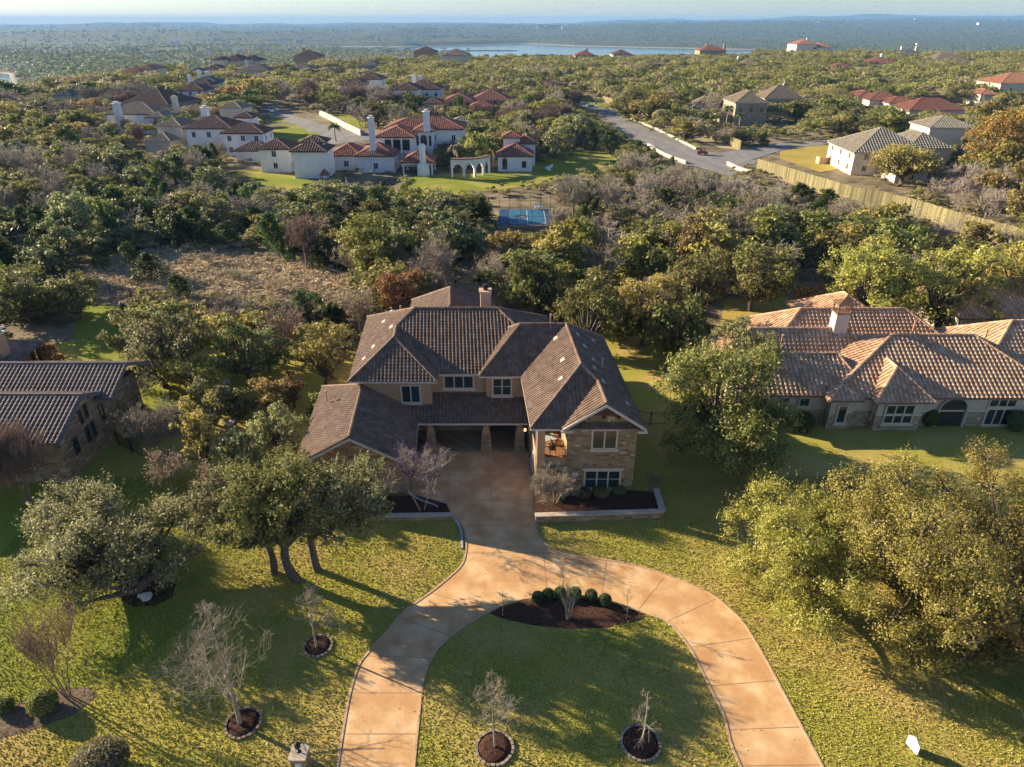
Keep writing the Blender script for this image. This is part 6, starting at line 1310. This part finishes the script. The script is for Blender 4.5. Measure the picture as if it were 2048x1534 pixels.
# lamp pillar at the drive
x, y = -10.45, 21.1
R = thing('lamp_pillar', 'square ledge stone pillar with slab top and black lantern by the drive', 'pillar', (x, y, 0))
m = MB(); m.obox((x,y,0), XA, .72, .72, 1.3); m.build('stone_shaft', MT['stone'], R); m = MB(); m.obox((x,y,1.3), XA, .86, .86, .09); m.build('cap_stone', MT['cap'], R)
m = MB(); m.box(x-.15,x+.15,y-.385,y-.362,.75,1.05); pl = m.build('name_plate', MT['whitepaint'], R)
m = MB(); m.lathe((x-.02,y+.05,1.39), [(.11,0),(.1,.03),(.03,.06),(.03,.2),(.09,.24),(.13,.28),(.15,.48),(.17,.5),(.05,.62),(.02,.66)], 8); m.build('lantern', MT['iron'], R)
# white sign panel
g = G(1822, 1500); R = thing('sign_board', 'white peaked sign board standing edge-on in the lawn', 'sign', g); ax = Vector((-.28,.96,0))
m = MB(); pts = [(-.36,.1),(.36,.1),(.36,.7),(0,.98),(-.36,.7)]; nn = Vector((ax.y,-ax.x,0))*.03; n = 5
m.add([g+ax*u+Vector((0,0,v))-nn for u, v in pts]+[g+ax*u+Vector((0,0,v))+nn for u, v in pts], [tuple(range(n))[::-1],tuple(range(n,2*n))]+[(i,(i+1) % n,n+(i+1) % n,n+i) for i in range(n)]); m.build('panel', flat('sign_white', (.85,.85,.85)), R)
for u in (-.3, .3): m = MB(); p = g+ax*u; m.beam((p.x,p.y,0),(p.x,p.y,.12),.05); m.build('stake', MT['iron'], R)
# boulders and path stones
def rock(loc, r, label, name='boulder', cat='boulder', mt='cap', group=None, seed=0, fl=.6):
    rng = np.random.default_rng(seed); bm = bmesh.new(); bmesh.ops.create_icosphere(bm, subdivisions=2, radius=1)
    for v in bm.verts: k = 1+.22*math.sin(v.co.x*4+seed)+.15*math.cos(v.co.y*5+seed*2); v.co = Vector((v.co.x*r*k*1.15, v.co.y*r*k*.85, max(-.15*r, v.co.z*r*fl*k)))
    me = bpy.data.meshes.new(name); bm.to_mesh(me); bm.free(); me.materials.append(MT[mt]); o = link(name, me, loc=(loc[0], loc[1], loc[2]+.05)); o.rotation_euler[2] = seed; return tag(o, label, cat, group)
rock(G(292,1196), .42, 'pale limestone boulder at the front of the oak mulch circle', seed=3, mt='palestone') if 0 else None
MT['palestone'] = mat('pale_limestone', [(.42,.40,.36),(.62,.59,.53)], scale=3, rough=.95, bump=.4)
rock(G(292,1196), .42, 'pale limestone boulder at the front of the oak mulch circle', seed=3, mt='palestone', fl=.9)
k = 0
for (px, py) in ((443,757),(450,766),(455,774),(461,783),(466,792),(472,800),(476,809),(479,818),(477,828),(473,836),(466,843),(458,848),(452,762),(470,787),(484,806),(486,822),(470,822)):
    k += 1; rock(G(px+random.Random(k).uniform(-4,4), py), .42, 'flat pale stone of the winding garden border, '+ORD[k-1]+' from the far end', name='border_stone', cat='stone', group='pale stones of the winding border', seed=k, mt='palestone', fl=.3)
for i, (px, py) in enumerate([(232,538),(245,541),(258,544),(270,541),(240,548),(262,550)]):
    rock(G(px, py), .45, 'grey field stone on the dry meadow, '+ORD[i]+' of the small heap', name='field_stone', cat='stone', group='field stones on the meadow', seed=50+i, mt='concrete', fl=.4)
# utility box, play set, trampoline, palms, lamp on porch column
g = G(1655, 328); R = thing('utility_enclosure', 'low tan block enclosure on the straw coloured lawn', 'enclosure', g); m = MB(); m.box(g.x-2.4,g.x+2.4,g.y-.2,g.y,0,1.7); m.box(g.x-2.4,g.x-2.2,g.y,g.y+2,0,1.68); m.box(g.x+2.2,g.x+2.4,g.y,g.y+2,0,1.68); m.build('enclosure_wall', MT['stucco_pink'], R); m = MB(); m.box(g.x-.7,g.x+.7,g.y-.26,g.y-.21,.1,1.5); m.build('gate', MT['stucco'], R)
g = G(653, 376); R = thing('play_set', 'small red-brown wooden play tower with a pointed roof', 'play set', g)
m = MB()
for dx in (-.8,.8):
    for dy in (-.8,.8): m.beam((g.x+dx,g.y+dy,0),(g.x+dx,g.y+dy,3.0),.14)
m.build('post_frame', MT['woodbrown'], R); m = MB(); m.box(g.x-.9,g.x+.9,g.y-.9,g.y+.9,1.4,1.55); m.build('platform', MT['woodbrown'], R)
m = MB(); m.add([(g.x-1.1,g.y-1.1,2.9),(g.x+1.1,g.y-1.1,2.9),(g.x+1.1,g.y+1.1,2.9),(g.x-1.1,g.y+1.1,2.9),(g.x,g.y,4.3)], [(0,1,4),(1,2,4),(2,3,4),(3,0,4),(3,2,1,0)]); m.build('roof', flat('play_red', (.25,.07,.05)), R)
m = MB(); m.beam((g.x+.8,g.y,2.6),(g.x+4,g.y,2.6),.12); m.beam((g.x+4,g.y-.7,0),(g.x+4,g.y,2.6),.12); m.beam((g.x+4,g.y+.7,0),(g.x+4,g.y,2.6),.12); m.build('swing_beam', MT['woodbrown'], R)
g = G(694, 374); R = thing('garden_sail', 'small white tub with a pale upright fin behind the mansion lawn', 'garden ornament', g); m = MB(); m.lathe(g, [(.5,0),(.9,.3),(1.05,.55),(.6,.6)], 14); m.build('tub', MT['whitepaint'], R); m = MB(); m.add([g+Vector((-.4,0,.55)),g+Vector((.5,0,.55)),g+Vector((-.1,.05,2.4)),g+Vector((-.4,.06,.55)),g+Vector((.5,.06,.55)),g+Vector((-.1,.1,2.4))], [(0,1,2),(5,4,3),(0,3,4,1),(1,4,5,2),(2,5,3,0)]); m.build('fin', MT['fascia'], R)
g = G(1098, 341); R = thing('garden_statue', 'white reclining garden figure on the bright lawn', 'statue', g)
m = MB(); m.lathe(g, [(.5,0),(.55,.3),(.35,.5)], 10); m.tube([g+Vector((-.9,0,.55)),g+Vector((0,0,.75)),g+Vector((.7,0,1.1)),g+Vector((.9,0,1.5))], [.25,.35,.3,.2], 8); m.build('figure', MT['whitepaint'], R)
def palm(px, py, h, label, m_, nf=26, fl=2.0, droop=.9, seed=0, w=.2):
    g = G(px, py); g.z = zg(g); rng = np.random.default_rng(seed); T = Acc(); C = Acc(); tube(T, [(0,0,0),(rng.normal()*.15,0,h*.5),(0,0,h)], [w*1.2,w,w*.9], 8)
    for k in range(nf):
        a = rng.uniform(0, 6.28); e = rng.uniform(-.5, 1.2); d = np.array([math.cos(a)*math.cos(e), math.sin(a)*math.cos(e), math.sin(e)]); P = [np.array([0,0,h])+d*fl*t+np.array([0,0,-droop*fl*t*t*.6]) for t in np.linspace(0, 1, 6)]
        sd2 = np.array([-math.sin(a), math.cos(a), 0])
        for i in range(1, 6):
            w_ = .28*fl*math.sin(math.pi*min(.95, (i+.3)/6)); p = P[i-1]; q = P[i]; s_ = sd2*w_*.5; dn = np.array([0,0,-.12*fl])
            C.add([p, p+s_+dn, q+s_*.9+dn, q], [[0,1,2,3]]); C.add([p, q, q-s_*.9+dn, p-s_+dn], [[0,1,2,3]])
    plant('palm_tree', label, 'palm', g, (T.mesh('trunk', BK['grey']), C.mesh('crown', LM[m_])))
palm(912, 336, 5.2, 'dead tan palm standing between mansion and arcade', 'tan', 40, 2.6, 1.3, 1)
palm(932, 338, 4.2, 'bushy green palm right of the dead tan palm', 'oak', 34, 2.2, .9, 2)
palm(985, 330, 5.0, 'dense dark palm left of the guest house tower', 'oak', 40, 2.4, .8, 3)
palm(672, 283, 4.5, 'small green palm by the left street corner', 'green', 26, 2.2, .8, 4)
palm(1451, 262, 7.5, 'tall thin palm before the limestone house garage', 'green', 26, 2.0, .8, 5, w=.14)
palm(1475, 268, 6.0, 'shorter palm before the limestone house wall', 'green', 22, 1.7, .8, 6, w=.16)
q = LF((1.62,49.9,2.0)); R = thing('wall_lantern', 'small lit lantern on the last porch column', 'lantern', q); m = MB(); m.lathe(q, [(.05,-.1),(.08,-.06),(.03,-.04)], 8); m.build('bracket', MT['iron'], R); m = MB(); m.lathe(q, [(.05,-.03),(.08,.05),(.07,.18),(.02,.2)], 8); m.build('lamp_glass', flat('lit_glass', (1,.55,.2), emit=3), R)
# balcony furniture
q = LF((3.1,45.6,3.34)); R = thing('patio_table', 'square glass-topped patio table on the balcony', 'table', q); m = MB(); m.obox(Vector(q)+Vector((0,0,.7)), (.94,.34,0), .95, .95, .04); m.build('table_top', flat('table_glass', (.42,.46,.42), rough=.2), R)
for sx in (-.35,.35):
    for sy in (-.35,.35): m = MB(); m.beam(Vector(q)+Vector((sx,sy,0)),Vector(q)+Vector((sx*.8,sy*.8,.7)),.035); m.build('leg', MT['iron'], R)
for i, (dx, dy, a, lb) in enumerate(((.75,-.15,1.2,'tan cushioned patio chair beside the balcony table'),(.2,-1.15,.2,'dark wire patio chair near the balcony railing'),(-.75,.5,-1.4,'dark patio chair at the back of the balcony table'))):
    c = Vector(q)+Vector((dx,dy,0)); R = thing('patio_chair', lb, 'chair', c, rz=a)
    def pt(mb, nm, m_): o = mb.build(nm, m_); o.parent = R
    cm = MT['stucco'] if i == 0 else MT['iron']; m = MB(); m.obox((0,0,.4), XA, .5, .5, .07); pt(m, 'seat', cm); m = MB(); m.beam((0,.24,.45),(0,.34,1.0),.5,.06); pt(m, 'backrest', cm)
    for sx in (-.22,.22):
        for sy in (-.22,.22): m = MB(); m.beam((sx,sy,0),(sx,sy,.4),.03); pt(m, 'leg', MT['iron'])
# masts, docks, hillside houses
def hit(px, py):
    u, dy, dz = ray(px, py); t = 350.0
    while t < 18000:
        x, y, z = u*t, dy*t, CH+dz*t
        if float(zt(x, y)) >= z: return Vector((x, y, float(zt(x, y))))
        t *= 1.004
    return None
for i, (px, py, hpx, lb) in enumerate(((107,72,17,'dark lattice mast on the hazy left hills'),(588,50,10,'thin mast on the far ridge above the left hills'),(1364,48,18,'grey mast on the ridge beyond the lake'))):
    g = hit(px, py)
    if g is None: continue
    s_ = depth(g.y, g.z)/F; R = thing('radio_mast', lb, 'mast', g); m = MB(); h = hpx*s_; w = .8*s_; m.tube([g, g+Vector((0,0,h))], [w*.8, w*.3], 5); m.build('mast_pole', MT['concrete'], R); m = MB(); m.lathe(g+Vector((0,0,h*.82)), [(w*1.1,0),(w*1.2,h*.12)], 8); m.build('antenna_head', MT['concrete'], R)
hx = [(230,75,'far left'),(96,84,'far left'),(150,88,'far left'),(270,100,'left'),(345,86,'left'),(352,88,'left'),(395,112,'left'),(418,108,'left'),(430,82,'left'),(436,82,'left'),(448,84,'left'),(300,118,'left'),(545,82,'middle left'),(565,84,'middle left'),(580,80,'middle left'),(600,86,'middle left'),(690,74,'middle'),(735,76,'middle'),(810,84,'middle'),(818,86,'middle'),(826,84,'middle'),(868,74,'middle'),(876,76,'middle'),(884,74,'middle'),(920,70,'middle'),(934,74,'middle'),(980,74,'middle'),(1000,70,'middle'),(1080,56,'white cluster'),(1088,54,'white cluster'),(1098,55,'white cluster'),(1106,53,'white cluster'),(1130,58,'white cluster'),(1150,54,'white cluster'),(1460,38,'right ridge'),(1475,38,'right ridge'),(1490,37,'right ridge'),(1637,45,'right'),(1520,38,'right ridge'),(1830,40,'right'),(1960,50,'right'),(2010,40,'right'),(1836,92,'right shore'),(455,100,'left'),(480,104,'left'),(520,96,'left')]
cnt = {}
for i, (px, py, zn) in enumerate(hx):
    g = hit(px, py)
    if g is None: continue
    s_ = depth(g.y, g.z)/F; w = (8+5*math.sin(i*3))*s_; w = max(14, min(w, 60)); cnt[zn] = cnt.get(zn, 0)+1
    R = thing('hillside_house', 'tiny pale house on the hills beyond, '+ORD[cnt[zn]-1]+' from left, '+zn, 'house', g, group='tiny pale houses on the far hills')
    h = w*.28; m = MB(); m.box(g.x-w/2,g.x+w/2,g.y-w*.3,g.y+w*.3,g.z-6,g.z+h+4); m.build('wall', MT['white'] if i % 3 else MT['cream'], R)
    m = MB(); z = g.z+h+4; a = w*.55; b = w*.35; m.add([(g.x-a,g.y-b,z),(g.x+a,g.y-b,z),(g.x+a,g.y+b,z),(g.x-a,g.y+b,z),(g.x-a*.4,g.y,z+w*.14),(g.x+a*.4,g.y,z+w*.14)], [(0,1,5,4),(1,2,5),(2,3,4,5),(3,0,4),(3,2,1,0)]); m.build('roof', MT[('tile_tan','tile_dkred','tile_grey')[i % 3]], R)
for i, (px, py, w, lb) in enumerate(((1050,85,24,'white roofed boat dock near the far shore'),(960,101.5,150,'long dark marina dock crossing the near side of the lake'),(770,98,8,'small dark dock house on the lake narrows'),(886,101,12,'square dock house beside the marina'))):
    g = G(px, py, -55); s_ = depth(g.y, -55)/F; R = thing('boat_dock', lb, 'dock', g); W_ = w*s_; hh = (2, 1.6, 9, 8)[i]
    m = MB(); m.box(g.x-W_/2,g.x+W_/2,g.y-14,g.y+14,-55.4,-54.6+(0 if i != 1 else .6)); m.build('deck', MT['concrete'] if i != 1 else MT['asphalt'], R)
    m = MB(); m.box(g.x-W_*.45,g.x+W_*.45,g.y-9,g.y+9,-54.6+hh*.8,-54.6+hh); m.build('roof', MT['whitepaint'] if i == 0 else MT['tile_slate'], R)
    for k in range(6): m = MB(); x = g.x-W_*.42+W_*.84*k/5; m.beam((x,g.y-8,-55),(x,g.y-8,-54.6+hh*.8),.8 if i > 1 else .4); m.build('post', MT['concrete'], R)
HAZE = 9.5e-5
# ---------------------------------------------------------------- camera, light, air
cam = bpy.data.cameras.new('camera'); cam.lens = F*36/2048; cam.sensor_width = 36; cam.clip_end = 60000; cam.clip_start = .5
co = bpy.data.objects.new('camera', cam); COL.objects.link(co); co.location = (0, 0, CH); co.rotation_euler = (math.pi/2-PIT, 0, 0); SC.camera = co
EL = math.radians(19.5); AZ = (-.906, .423)
sd = Vector((AZ[0]*math.cos(EL), AZ[1]*math.cos(EL), math.sin(EL)))
sl = bpy.data.lights.new('sun', 'SUN'); sl.energy = 5.0; sl.angle = math.radians(.5); sl.color = (1, .83, .59)
so = bpy.data.objects.new('sun', sl); COL.objects.link(so); so.rotation_euler = sd.to_track_quat('Z', 'Y').to_euler()
W = bpy.data.worlds.new('World'); SC.world = W; W.use_nodes = True; N = W.node_tree.nodes; L = W.node_tree.links
sky = N.new('ShaderNodeTexSky'); sky.sky_type = 'NISHITA'; sky.sun_disc = False; sky.sun_elevation = EL; sky.sun_rotation = math.atan2(AZ[0], AZ[1])
sky.air_density = 1.0; sky.dust_density = .2; sky.ozone_density = 2; sky.altitude = 0
tn_ = N.new('ShaderNodeMix'); tn_.data_type = 'RGBA'; tn_.blend_type = 'MULTIPLY'; tn_.inputs[0].default_value = 1; tn_.inputs[7].default_value = (.86, .95, 1.16, 1); L.new(sky.outputs[0], tn_.inputs[6]); L.new(tn_.outputs[2], N['Background'].inputs[0]); N['Background'].inputs[1].default_value = .052
if HAZE:
    h = MB(); h.box(-16000, 16000, -400, 16500, -66, 118)
    hm = bpy.data.materials.new('haze_air'); hm.use_nodes = True; n = hm.node_tree.nodes; n.remove(n['Principled BSDF'])
    v = n.new('ShaderNodeVolumePrincipled'); v.inputs['Color'].default_value = (.22,.45,.82,1); v.inputs['Density'].default_value = HAZE; v.inputs['Anisotropy'].default_value = 0
    hm.node_tree.links.new(v.outputs[0], n['Material Output'].inputs['Volume'])
    tag(h.build('haze', hm), kind='stuff')
vs = SC.view_settings; SC.display_settings.display_device = 'sRGB'; vs.view_transform = 'Standard'; vs.look = 'None'; vs.gamma = 1; vs.exposure = 1.5
SC.cycles.use_denoising = True; SC.cycles.max_bounces = 6; SC.cycles.diffuse_bounces = 3; SC.cycles.transparent_max_bounces = 8; SC.cycles.volume_bounces = 1
SC.cycles.use_adaptive_sampling = True; SC.cycles.adaptive_threshold = .02; SC.cycles.sample_clamp_indirect = 5
